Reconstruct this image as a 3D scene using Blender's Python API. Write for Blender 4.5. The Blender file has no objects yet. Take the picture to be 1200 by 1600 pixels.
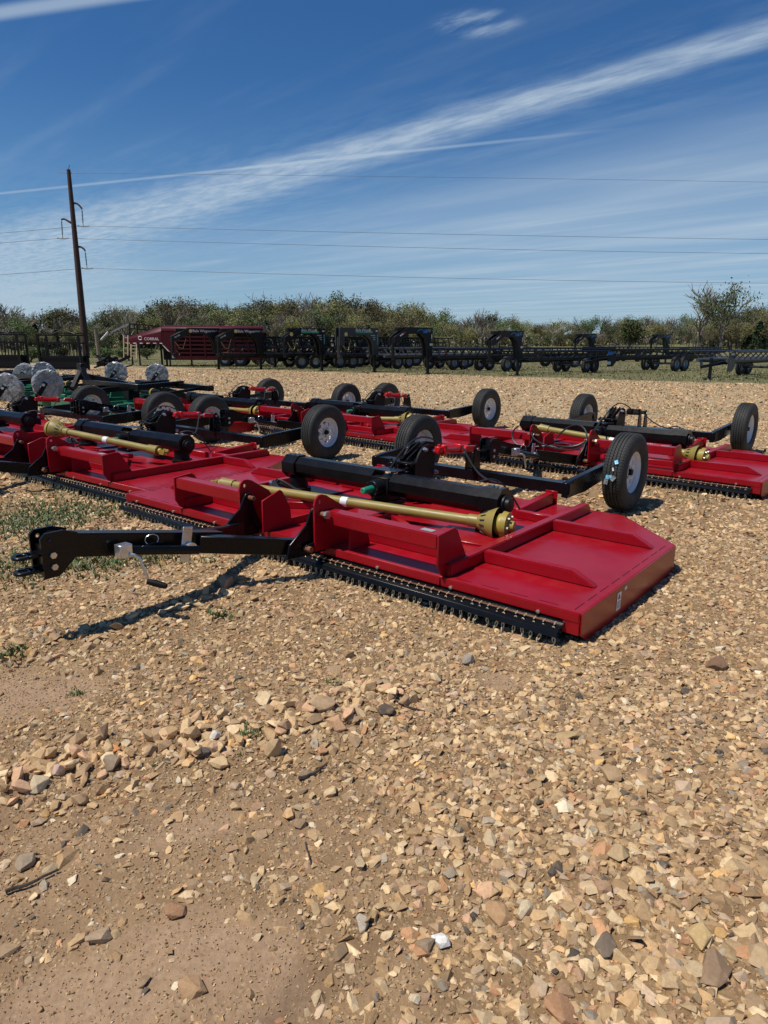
import bpy, bmesh, math, random
import numpy as np
from math import radians, sin, cos, tan, pi, sqrt, atan2
from mathutils import Vector, Matrix, Euler

# ------------------------------------------------------------------ camera, sky, sun, exposure
scn = bpy.context.scene
COL = scn.collection
FPX, PIT, ROLL, CAMH = 1048.8, radians(14.24), radians(0.28), 1.502
cd = bpy.data.cameras.new('camera'); cam = bpy.data.objects.new('camera', cd); COL.objects.link(cam)
cd.sensor_fit = 'HORIZONTAL'; cd.sensor_width = 36; cd.lens = 36*FPX/1200; cd.clip_start = .05; cd.clip_end = 3000
cam.matrix_world = Matrix.Translation((0, 0, CAMH)) @ Matrix.Rotation(pi/2-PIT, 4, 'X') @ Matrix.Rotation(ROLL, 4, 'Z')
scn.camera = cam
SUN_TO = Vector((-.200, -.088, .44)).normalized()
SUN_EL = math.asin(SUN_TO.z); SUN_AZ = atan2(SUN_TO.x, SUN_TO.y)      # azimuth clockwise from +Y
sd = bpy.data.lights.new('sun', 'SUN'); sd.energy = 4.9; sd.angle = radians(.53); sd.color = (1, .95, .87)
sun = bpy.data.objects.new('sun', sd); COL.objects.link(sun)
sun.rotation_euler = (-SUN_TO).to_track_quat('-Z', 'Y').to_euler(); sun.location = (0, 0, 30)
scn.view_settings.view_transform = 'Standard'; scn.view_settings.look = 'None'
scn.view_settings.gamma = 1; scn.view_settings.use_curve_mapping = False
scn.view_settings.exposure = EXPO = -0.06

def nd(nt, typ, **kw):
    n = nt.nodes.new(typ)
    for k, v in kw.items():
        if k.startswith('i_'): n.inputs[k[2:].replace('_', ' ')].default_value = v
        else: setattr(n, k, v)
    return n

class NT:
    """tiny node builder"""
    def __init__(s, nt): s.nt = nt
    def n(s, typ, **kw): return nd(s.nt, typ, **kw)
    def l(s, a, b): s.nt.links.new(a, b)
    def put(s, v, sock):
        if isinstance(v, (int, float)): sock.default_value = v
        elif isinstance(v, (tuple, list)): sock.default_value = v if len(v) == len(sock.default_value) else tuple(v)+(1,)
        else: s.l(v, sock)
    def m(s, op, a, b=0, c=0, clamp=False):
        n = s.n('ShaderNodeMath', operation=op, use_clamp=clamp)
        s.put(a, n.inputs[0]); s.put(b, n.inputs[1])
        if op in ('MULTIPLY_ADD', 'SMOOTH_MIN'): s.put(c, n.inputs[2])
        return n.outputs[0]
    def mr(s, v, a, b, c=0, d=1, smooth=True):
        n = s.n('ShaderNodeMapRange'); n.interpolation_type = 'SMOOTHSTEP' if smooth else 'LINEAR'
        s.put(v, n.inputs[0])
        for i, x in enumerate((a, b, c, d)): s.put(x, n.inputs[1+i])
        return n.outputs[0]
    def mix(s, f, a, b, blend='MIX'):
        n = s.n('ShaderNodeMix', data_type='RGBA', blend_type=blend)
        s.put(f, n.inputs[0]); s.put(a, n.inputs[6]); s.put(b, n.inputs[7]); return n.outputs[2]
    def noise(s, vec, scale, detail=4, rough=.55, out=0, lac=2.0, dist=0):
        n = s.n('ShaderNodeTexNoise'); n.inputs['Scale'].default_value = scale; n.inputs['Detail'].default_value = detail
        n.inputs['Roughness'].default_value = rough; n.inputs['Lacunarity'].default_value = lac; n.inputs['Distortion'].default_value = dist
        if vec is not None: s.l(vec, n.inputs['Vector'])
        return n.outputs[out]
    def xyz(s, v):
        n = s.n('ShaderNodeSeparateXYZ'); s.l(v, n.inputs[0]); return n.outputs
    def comb(s, x, y, z=0):
        n = s.n('ShaderNodeCombineXYZ'); s.put(x, n.inputs[0]); s.put(y, n.inputs[1]); s.put(z, n.inputs[2]); return n.outputs[0]

w = bpy.data.worlds.new('World'); scn.world = w; w.use_nodes = True
for n_ in list(w.node_tree.nodes): w.node_tree.nodes.remove(n_)
t = NT(w.node_tree)
sky = t.n('ShaderNodeTexSky', sky_type='NISHITA'); sky.sun_disc = False
sky.sun_elevation = SUN_EL; sky.sun_rotation = SUN_AZ; sky.altitude = 300; sky.air_density = 1.0; sky.dust_density = .35; sky.ozone_density = 3.0
tc = t.n('ShaderNodeTexCoord'); X, Y, Z = t.xyz(tc.outputs['Generated'])
zc = t.m('MAXIMUM', Z, .03)
px, py = t.m('DIVIDE', X, zc), t.m('DIVIDE', Y, zc)
al = t.m('SUBTRACT', t.m('MULTIPLY', px, .70), t.m('MULTIPLY', py, .72))
ac = t.m('ADD', t.m('MULTIPLY', px, .72), t.m('MULTIPLY', py, .70))
wv = t.comb(px, py)
warp = t.m('MULTIPLY', t.m('SUBTRACT', t.noise(wv, .9, 3), .5), .35)
acw = t.m('ADD', ac, warp)
fine = t.noise(t.comb(t.m('MULTIPLY', al, 1.6), t.m('MULTIPLY', ac, 5.0)), 2.2, 6, .62)
strk = t.noise(t.comb(t.m('MULTIPLY', al, .22), t.m('MULTIPLY', acw, 1.0)), 1.0, 5, .48)
strk2 = t.noise(t.comb(t.m('MULTIPLY', al, .45), t.m('MULTIPLY', ac, 2.6), 7.3), 1.3, 5, .5)
r2 = t.m('ADD', 1, t.m('ADD', t.m('MULTIPLY', px, px), t.m('MULTIPLY', py, py)))
bw = t.m('MULTIPLY', r2, t.m('ADD', .0110, t.m('MULTIPLY', t.m('SUBTRACT', t.noise(wv, .6, 2), .5), .008)))
d0 = t.m('DIVIDE', t.m('ABSOLUTE', t.m('SUBTRACT', t.m('ADD', ac, t.m('MULTIPLY', warp, .35)), 2.70)), bw)
band = t.m('MULTIPLY', t.mr(d0, .1, 1.9, 1, 0), t.mr(fine, .26, .74, .34, .80))
veil = t.m('MULTIPLY', t.mr(d0, .6, 6.0, .08, 0), t.mr(fine, .35, .7))
g = t.m('ABSOLUTE', t.m('SUBTRACT', t.m('ADD', py, t.m('MULTIPLY', px, .40)), 4.05))
thin = t.m('MULTIPLY', t.mr(g, .005, .05, .36, 0), t.mr(px, .3, 1.3, 1, 0))
low = t.m('MULTIPLY', t.m('MULTIPLY', t.mr(ac, 2.9, 4.8), t.mr(px, -2.5, 2.2, .75, 1.35)), t.m('ADD', t.mr(strk, .30, .78, .22, .52), t.m('MULTIPLY', t.mr(strk2, .42, .80), .12)))
g2 = t.m('DIVIDE', t.m('ABSOLUTE', t.m('SUBTRACT', t.m('ADD', py, t.m('MULTIPLY', px, .28)), 2.097)), .030)
tl = t.m('MULTIPLY', t.mr(g2, .3, 2.2, .55, 0), t.mr(px, -.75, -.45, 1, 0))
gen = t.m('MULTIPLY', t.mr(strk2, .50, .85), .12)
gx = t.m('DIVIDE', t.m('SUBTRACT', px, .29), .14); gy = t.m('DIVIDE', t.m('SUBTRACT', py, 2.50), .10)
puff = t.m('MULTIPLY', t.mr(t.m('ADD', t.m('MULTIPLY', gx, gx), t.m('MULTIPLY', gy, gy)), 0, 1.6, .5, 0), t.mr(fine, .40, .72))
cl = t.m('MINIMUM', t.m('ADD', t.m('ADD', t.m('ADD', band, veil), t.m('ADD', thin, low)), t.m('ADD', t.m('ADD', tl, gen), puff)), .80)
hz = t.mr(Z, .0, .34, .42, 0)
hs = t.n('ShaderNodeHueSaturation'); hs.inputs['Saturation'].default_value = 1.12; hs.inputs['Value'].default_value = .80
t.l(sky.outputs[0], hs.inputs['Color'])
base = t.mix(hz, t.mix(1.0, hs.outputs[0], (.58, .95, 1.26, 1), 'MULTIPLY'), (3.0, 5.0, 7.0, 1))
colr = t.mix(cl, base, (5.6, 6.9, 8.2, 1))
bg = t.n('ShaderNodeBackground'); bg.inputs['Strength'].default_value = .088
t.l(colr, bg.inputs['Color']); wo = t.n('ShaderNodeOutputWorld'); t.l(bg.outputs[0], wo.inputs['Surface'])

# ------------------------------------------------------------------ helpers
R = random.Random(11)
def ground_at(px_, py_, z=0.):
    a, b = px_-600, py_-800; r = -ROLL; a, b = a*cos(r)-b*sin(r), a*sin(r)+b*cos(r)
    d = (a/FPX, cos(PIT)-(b/FPX)*sin(PIT), -sin(PIT)-(b/FPX)*cos(PIT)); k = (z-CAMH)/d[2]
    return d[0]*k, d[1]*k
def at_depth(px_, py_, y):
    a, b = px_-600, py_-800; r = -ROLL; a, b = a*cos(r)-b*sin(r), a*sin(r)+b*cos(r)
    d = (a/FPX, cos(PIT)-(b/FPX)*sin(PIT), -sin(PIT)-(b/FPX)*cos(PIT)); k = y/d[1]
    return Vector((d[0]*k, y, CAMH+d[2]*k))

MATS = {}
def mat(name, col, rough=.5, metal=0., var=.12, vscale=6., bump=0., bscale=60., dust=0., coat=0., spec=.5, col2=None, c2scale=3., dustcol=(.30, .23, .15)):
    if name in MATS: return MATS[name]
    m = bpy.data.materials.new(name); m.use_nodes = True; nt = m.node_tree; T = NT(nt)
    p = nt.nodes['Principled BSDF']
    g_ = T.n('ShaderNodeTexCoord').outputs['Object']
    c = (*col, 1)
    nz = T.noise(g_, vscale, 5, .6)
    dark = tuple(x*(1-var) for x in col)+(1,); light = tuple(min(1, x*(1+var)) for x in col)+(1,)
    cc = T.mix(T.mr(nz, .3, .7), dark, light)
    if col2: cc = T.mix(T.mr(T.noise(g_, c2scale, 6, .7), .52, .62), cc, (*col2, 1))
    if dust:
        up = T.xyz(T.n('ShaderNodeNewGeometry').outputs['Normal'])[2]
        f = T.m('MULTIPLY', T.m('MULTIPLY', T.mr(T.noise(g_, 9, 7, .7), .38, .75), dust), T.mr(up, -.2, .9, .3, 1))
        cc = T.mix(f, cc, (*dustcol, 1))
        T.l(T.m('ADD', rough, T.m('MULTIPLY', f, .5), clamp=True), p.inputs['Roughness'])
    else:
        T.l(T.mr(T.noise(g_, vscale*3, 4), .2, .8, max(.02, rough-.02), min(1, rough+.03)), p.inputs['Roughness'])
    T.l(cc, p.inputs['Base Color']); p.inputs['Metallic'].default_value = metal
    p.inputs['Specular IOR Level'].default_value = spec
    if coat: p.inputs['Coat Weight'].default_value = coat; p.inputs['Coat Roughness'].default_value = .08
    if bump:
        b = T.n('ShaderNodeBump'); b.inputs['Strength'].default_value = bump; b.inputs['Distance'].default_value = .01
        T.l(T.noise(g_, bscale, 4), b.inputs['Height']); T.l(b.outputs[0], p.inputs['Normal'])
    MATS[name] = m; return m

M_RED = mat('red_paint', (.285, .0028, .0095), .30, var=.08, vscale=2, dust=.07, coat=.06, spec=.32, dustcol=(.32, .16, .13))
M_BLK = mat('black_paint', (.0045, .0046, .0055), .26, var=.3, spec=.24)
M_BLKM = mat('black_dull', (.005, .005, .0055), .45, var=.4, dust=.02, spec=.25)
M_RUB = mat('tyre_rubber', (.018, .018, .018), .75, var=.3, dust=.22, dustcol=(.12, .10, .075))
M_YEL = mat('yellow_plastic', (.25, .19, .040), .40, var=.12, dust=.25, bump=.05)
M_YELB = mat('bright_yellow_paint', (.33, .25, .035), .38, var=.15, dust=.2)
M_ZINC = mat('zinc_steel', (.60, .62, .64), .28, metal=.85, var=.15, vscale=14, bump=.04)
M_BOLT = mat('bolt_steel', (.55, .52, .44), .35, metal=.8, var=.2)
M_CHAIN = mat('chain_steel', (.60, .50, .32), .4, metal=.2, var=.3, vscale=30)
M_RUST = mat('rusty_pin', (.20, .075, .035), .65, metal=.2, var=.4, vscale=25, bump=.2)
M_WHT = mat('white_rim_paint', (.72, .73, .74), .4, var=.06, dust=.15)
M_SIL = mat('silver_rim_paint', (.42, .43, .45), .4, metal=.5, var=.1)
M_CYL = mat('cylinder_red_paint', (.62, .008, .012), .3, var=.08, coat=.4)
M_GRN = mat('green_paint', (.010, .13, .065), .35, var=.15, dust=.12, coat=.3)
M_GRNC = mat('green_cap', (.01, .20, .11), .45, var=.1)
M_HOSE = mat('hose_rubber', (.014, .014, .014), .45, var=.2)
M_STK = mat('sticker_white', (.75, .75, .75), .4, var=.04)
M_STKG = mat('sticker_grey', (.30, .32, .33), .45, var=.1)
M_STKB = mat('sticker_blue', (.25, .62, .80), .4, var=.1)
M_INK = mat('print_black', (.02, .02, .02), .5)
M_WELD = mat('weld_seam', (.06, .002, .005), .5)

class MB:
    def __init__(s): s.v = []; s.f = []; s.m = []
    def add(s, vs, fs, mi=0):
        o = len(s.v); s.v += [tuple(v) for v in vs]; s.f += [tuple(i+o for i in f) for f in fs]; s.m += [mi]*len(fs); return s
    def box(s, c, d, rot=None, mi=0):
        x, y, z = d[0]/2, d[1]/2, d[2]/2
        vs = [Vector((a*x, b*y, e*z)) for a in (-1, 1) for b in (-1, 1) for e in (-1, 1)]
        if rot is not None: vs = [rot @ v for v in vs]
        c = Vector(c)
        return s.add([v+c for v in vs], [(0, 1, 3, 2), (4, 6, 7, 5), (0, 4, 5, 1), (2, 3, 7, 6), (0, 2, 6, 4), (1, 5, 7, 3)], mi)
    def beam(s, a, b, w, h, up=(0, 0, 1), mi=0, ends=(0, 0)):
        a, b = Vector(a), Vector(b); d = (b-a); L = d.length; d.normalize(); up = Vector(up)
        x = d.cross(up).normalized(); u = x.cross(d).normalized()
        Rm = Matrix((x, d, u)).transposed()
        return s.box((a+b)/2, (w, L, h), Rm, mi)
    def tube(s, pts, r, n=8, mi=0, cap=True):
        pts = [Vector(p) for p in pts]; rs = r if isinstance(r, (list, tuple)) else [r]*len(pts)
        T = [(pts[min(i+1, len(pts)-1)]-pts[max(i-1, 0)]).normalized() for i in range(len(pts))]
        up = Vector((0, 0, 1)) if abs(T[0].z) < .9 else Vector((0, 1, 0))
        x = T[0].cross(up).normalized(); vs = []
        for i, p in enumerate(pts):
            x = (x - T[i]*x.dot(T[i])).normalized(); y = T[i].cross(x)
            for k in range(n):
                a = 2*pi*k/n; vs.append(p+(x*cos(a)+y*sin(a))*rs[i])
        fs = [(i*n+k, i*n+(k+1) % n, (i+1)*n+(k+1) % n, (i+1)*n+k) for i in range(len(pts)-1) for k in range(n)]
        if cap: fs += [tuple(range(n-1, -1, -1)), tuple(range((len(pts)-1)*n, len(pts)*n))]
        return s.add(vs, fs, mi)
    def prism(s, poly, axis, a, b, mi=0):
        """poly 2D extruded along axis 'x' (poly=(y,z)), 'y' (poly=(x,z)) or 'z' (poly=(x,y))"""
        def P(p, t): return {'x': (t, p[0], p[1]), 'y': (p[0], t, p[1]), 'z': (p[0], p[1], t)}[axis]
        n = len(poly)
        vs = [P(p, a) for p in poly]+[P(p, b) for p in poly]
        fs = [tuple(range(n)), tuple(range(2*n-1, n-1, -1))]+[(i, i+n, (i+1) % n+n, (i+1) % n) for i in range(n)]
        return s.add(vs, fs, mi)
    def lathe(s, prof, o, ax='x', n=32, mi=0, close=False):
        """prof list of (t, r) along axis"""
        vs = []; o = Vector(o)
        for (t_, r_) in prof:
            for k in range(n):
                a = 2*pi*k/n; c_, s_ = r_*cos(a), r_*sin(a)
                vs.append(o+Vector({'x': (t_, c_, s_), 'y': (c_, t_, s_), 'z': (c_, s_, t_)}[ax]))
        m = len(prof); rng = m if close else m-1
        fs = [(i*n+k, i*n+(k+1) % n, ((i+1) % m)*n+(k+1) % n, ((i+1) % m)*n+k) for i in range(rng) for k in range(n)]
        return s.add(vs, fs, mi)
    def disc_holes(s, x, rings, n, holes, th, o=(0, 0, 0), mi=0):
        """sector disc normal to x; holes: set of (ring,sector) left open"""
        o = Vector(o); vs = []; fs = []
        for sx in (x, x+th):
            for r_ in rings:
                for k in range(n): a = 2*pi*k/n; vs.append(o+Vector((sx, r_*cos(a), r_*sin(a))))
        m = len(rings); N = m*n
        for i in range(m-1):
            for k in range(n):
                q = (i*n+k, i*n+(k+1) % n, (i+1)*n+(k+1) % n, (i+1)*n+k)
                if (i, k) in holes:
                    for e in range(4):
                        a, b = q[e], q[(e+1) % 4]; fs.append((a, b, b+N, a+N))
                else: fs += [q, tuple(j+N for j in q[::-1])]
        return s.add(vs, fs, mi)
    def plate_hole(s, poly, hc, hr, axis, a, b, n=14, mi=0):
        """polygon plate with a round hole, star-shaped about hc"""
        def ray(ang):
            dx, dy = cos(ang), sin(ang); best = None
            for i in range(len(poly)):
                x1, y1 = poly[i][0]-hc[0], poly[i][1]-hc[1]; x2, y2 = poly[(i+1) % len(poly)][0]-hc[0], poly[(i+1) % len(poly)][1]-hc[1]
                ex, ey = x2-x1, y2-y1; den = dx*ey-dy*ex
                if abs(den) < 1e-12: continue
                t_ = (x1*ey-y1*ex)/den; u_ = (x1*dy-y1*dx)/den
                if t_ > 0 and -1e-6 <= u_ <= 1+1e-6 and (best is None or t_ < best): best = t_
            return (hc[0]+dx*best, hc[1]+dy*best)
        angs = sorted([2*pi*k/n for k in range(n)]+[atan2(p[1]-hc[1], p[0]-hc[0]) % (2*pi) for p in poly])
        N = len(angs); out = [ray(g_) for g_ in angs]; inn = [(hc[0]+hr*cos(g_), hc[1]+hr*sin(g_)) for g_ in angs]
        def P(p, t): return {'x': (t, p[0], p[1]), 'y': (p[0], t, p[1]), 'z': (p[0], p[1], t)}[axis]
        vs = [P(p, a) for p in out]+[P(p, a) for p in inn]+[P(p, b) for p in out]+[P(p, b) for p in inn]
        fs = []
        for i in range(N):
            j = (i+1) % N
            fs += [(i, j, N+j, N+i), (2*N+j, 2*N+i, 3*N+i, 3*N+j), (j, i, 2*N+i, 2*N+j), (N+i, N+j, 3*N+j, 3*N+i)]
        return s.add(vs, fs, mi)
    def mesh(s, name, mats, bevel=0, smooth=False, segs=1):
        me = bpy.data.meshes.new(name); me.from_pydata([tuple(v) for v in s.v], [], s.f)
        for m_ in (mats if isinstance(mats, (list, tuple)) else [mats]): me.materials.append(m_)
        me.polygons.foreach_set('material_index', s.m)
        bm = bmesh.new(); bm.from_mesh(me)
        bmesh.ops.recalc_face_normals(bm, faces=bm.faces)
        if bevel:
            ed = [e for e in bm.edges if len(e.link_faces) == 2 and e.calc_face_angle(0) > .6]
            bmesh.ops.bevel(bm, geom=ed, offset=bevel, segments=segs, affect='EDGES', clamp_overlap=True)
        for f in bm.faces: f.smooth = bool(smooth or bevel)
        bm.to_mesh(me); bm.free()
        if smooth or bevel: me.set_sharp_from_angle(angle=radians(38))
        return me
    def build(s, name, mats, parent=None, bevel=0, smooth=False, kind=None, label=None, segs=1):
        o = bpy.data.objects.new(name, s.mesh(name, mats, bevel, smooth, segs)); COL.objects.link(o)
        if parent is not None: o.parent = parent
        if kind: o['kind'] = kind
        if label: o['label'] = label
        return o

def tag(o, label, cat, group=None):
    o['label'] = label; o['category'] = cat
    if group: o['group'] = group
    return o
def empty(name, loc, rz=0):
    o = bpy.data.objects.new(name, None); COL.objects.link(o); o.location = loc; o.rotation_euler = (0, 0, rz); o.empty_display_size = .2
    return o
def link_mesh(name, me, parent, loc=(0, 0, 0), rot=(0, 0, 0), scale=None):
    o = bpy.data.objects.new(name, me); COL.objects.link(o); o.parent = parent; o.location = loc; o.rotation_euler = rot
    if scale: o.scale = scale
    return o
def copy_tree(o, parent=None):
    c = o.copy(); COL.objects.link(c)
    if parent is not None: c.parent = parent
    for ch in list(o.children): copy_tree(ch, c)
    return c
def text_mesh(txt, size, m, extrude=.001, shear=0.):
    cu = bpy.data.curves.new('lettering', 'FONT'); cu.body = txt; cu.size = size; cu.extrude = extrude; cu.shear = shear; cu.resolution_u = 2
    ob = bpy.data.objects.new('lettering', cu); COL.objects.link(ob)
    bpy.context.view_layer.update()
    me = bpy.data.meshes.new_from_object(ob.evaluated_get(bpy.context.evaluated_depsgraph_get()))
    bpy.data.objects.remove(ob); me.materials.clear(); me.materials.append(m); return me

# ------------------------------------------------------------------ ground
def vn(x, y, s, seed=0):
    x = np.asarray(x, float)*s+seed*17.3; y = np.asarray(y, float)*s-seed*9.7
    xi, yi = np.floor(x).astype(np.int64), np.floor(y).astype(np.int64); fx, fy = x-xi, y-yi
    fx, fy = fx*fx*(3-2*fx), fy*fy*(3-2*fy)
    def h(a, b):
        n = (a*374761393+b*668265263+seed*144269) & 0xffffffff; n = ((n ^ (n >> 13))*1274126177) & 0xffffffff
        return ((n ^ (n >> 16)) & 0xffff)/65535.
    return (h(xi, yi)*(1-fx)+h(xi+1, yi)*fx)*(1-fy)+(h(xi, yi+1)*(1-fx)+h(xi+1, yi+1)*fx)*fy
def fbm(x, y, s, seed=0, o=4):
    v = 0; a = .5
    for k in range(o): v = v+a*vn(x, y, s*2**k, seed+k); a *= .5
    return v/(1-.5**o)
def sst(a, b, v):
    t_ = np.clip((v-a)/(b-a), 0, 1); return t_*t_*(3-2*t_)
def seg_dist(x, y, pts):
    d = np.full(np.shape(x), 1e9)
    for (a, b) in zip(pts[:-1], pts[1:]):
        ax, ay = a; bx, by = b; L = (bx-ax)**2+(by-ay)**2
        k = np.clip(((x-ax)*(bx-ax)+(y-ay)*(by-ay))/L, 0, 1); d = np.minimum(d, np.hypot(x-ax-k*(bx-ax), y-ay-k*(by-ay)))
    return d
RIDGE = [ground_at(*p) for p in ((-220, 1275), (0, 1232), (110, 1205), (240, 1180), (350, 1160), (450, 1140), (560, 1112), (660, 1090))]
RIDGE2 = [ground_at(*p) for p in ((-60, 1020), (90, 1005), (200, 985), (330, 935), (400, 905))]
BARE = [((310, 1500), .26, .17, -.15), ((160, 1565), .26, .12, 0), ((300, 1300), .20, .09, .3), ((20, 1085), .22, .24, .3), ((110, 1075), .22, .18, .2),
        ((430, 1500), .10, .16, .2), ((790, 1060), .10, .08, 0)]
BARE = [(*ground_at(*p), a, b, r) for p, a, b, r in BARE]
def bare(x, y):
    v = np.zeros(np.shape(x))
    nn = (fbm(x, y, 3.1, 5)-.5)*1.3
    for cx, cy, a, b, r in BARE:
        u_ = ((x-cx)*cos(r)+(y-cy)*sin(r))/a; w_ = (-(x-cx)*sin(r)+(y-cy)*cos(r))/b
        v = np.maximum(v, 1-sst(.5, 1.45, np.sqrt(u_*u_+w_*w_)+nn))
    left = sst(.55, -.35, x+.12*(y-1.6))*sst(2.2, 1.7, y)       # packed track on the near left
    return np.maximum(v, .36*left*sst(.32, .62, fbm(x, y, 1.7, 8)+.12))
def ridge(x, y):
    n_ = (fbm(x, y, 2.6, 12)-.5)*.22
    return np.maximum(1-sst(.05, .26, seg_dist(x, y, RIDGE)+n_), .55*(1-sst(.05, .3, seg_dist(x, y, RIDGE2)+n_)))
def yard_edge(x): return 33.6-.52*x+ (fbm(x, x*0, .35, 3)-.5)*2.4
def gz(x, y):
    x = np.asarray(x, float); y = np.asarray(y, float)
    near = sst(30, 8, np.hypot(x, y))
    z = (fbm(x, y, .55, 1)-.5)*.05*near+(fbm(x, y, 3.3, 2)-.5)*.022*near+(fbm(x, y, 13, 4, 3)-.5)*.009*sst(9, 4, np.hypot(x, y))
    z = z+.028*ridge(x, y)*near-.012*bare(x, y)
    for wx, wy in WHEELSPOTS: z = z-.03*np.exp(-((x-wx)**2+(y-wy)**2)/.12)
    far = sst(60, 260, np.hypot(x, y))
    z = z+far*(fbm(x, y, .006, 6)-.5)*2.0*sst(40, 200, y)+sst(60, 150, x)*sst(90, 260, y)*2.2
    return z

def loc2w(m, u, v):
    a = radians(m[2]); return (m[0]+u*cos(a)-v*sin(a), m[1]+u*sin(a)+v*cos(a))
MOW = {'A': (-.649, 4.481, -39.26), 'B': (-3.646, 7.113, -37.94), 'C': (-6.489, 9.33, -39.54), 'D': (-3.717, 11.938, -41.57), 'E': (-1.113, 10.558, -41.13), 'F': (2.102, 7.837, -40.97)}
WHEELSPOTS = [loc2w(MOW[k], s*1.19, 3.11) for k in MOW for s in (-1, 1)]

def graded(lo, hi, fine, step, ratio, end):
    a = list(np.arange(lo, hi+1e-6, step)); s = step; v = a[-1]
    while v < end: s *= ratio; v += s; a.append(v)
    s = step; v = a[0]; pre = []
    while v > -end: s *= ratio; v -= s; pre.append(v)
    return pre[::-1]+a
xs = np.array(graded(-4, 4, 0, .035, 1.075, 620)); ysl = list(np.arange(.6, 7.5, .035)); s_ = .035; v_ = ysl[-1]
while v_ < 900: s_ *= 1.055; v_ += s_; ysl.append(v_)
s_ = .05; v_ = .6; pre = []
while v_ > -60: v_ -= s_; s_ *= 1.25; pre.append(v_)
ys = np.array(pre[::-1]+ysl)
GX, GY = np.meshgrid(xs, ys); GZ = gz(GX, GY); nx_, ny_ = len(xs), len(ys)
co = np.stack([GX, GY, GZ], -1).reshape(-1, 3)
I, J = np.meshgrid(np.arange(nx_-1), np.arange(ny_-1)); q = (J*nx_+I).ravel()
quads = np.stack([q, q+1, q+nx_+1, q+nx_], -1)
def np_mesh(name, co, faces, mats, smooth=False, col=None):
    me = bpy.data.meshes.new(name); k = faces.shape[1]; nf = len(faces)
    me.vertices.add(len(co)); me.vertices.foreach_set('co', co.astype(np.float32).ravel())
    me.loops.add(nf*k); me.loops.foreach_set('vertex_index', faces.astype(np.int32).ravel())
    me.polygons.add(nf); me.polygons.foreach_set('loop_start', np.arange(nf, dtype=np.int32)*k); me.polygons.foreach_set('loop_total', np.full(nf, k, np.int32))
    me.polygons.foreach_set('use_smooth', np.full(nf, bool(smooth)))
    if col is not None:
        at = me.color_attributes.new('tint', 'FLOAT_COLOR', 'POINT'); at.data.foreach_set('color', np.concatenate([col, np.ones((len(col), 1))], 1).astype(np.float32).ravel())
    me.update(calc_edges=True)
    for m_ in (mats if isinstance(mats, list) else [mats]): me.materials.append(m_)
    return me

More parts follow.
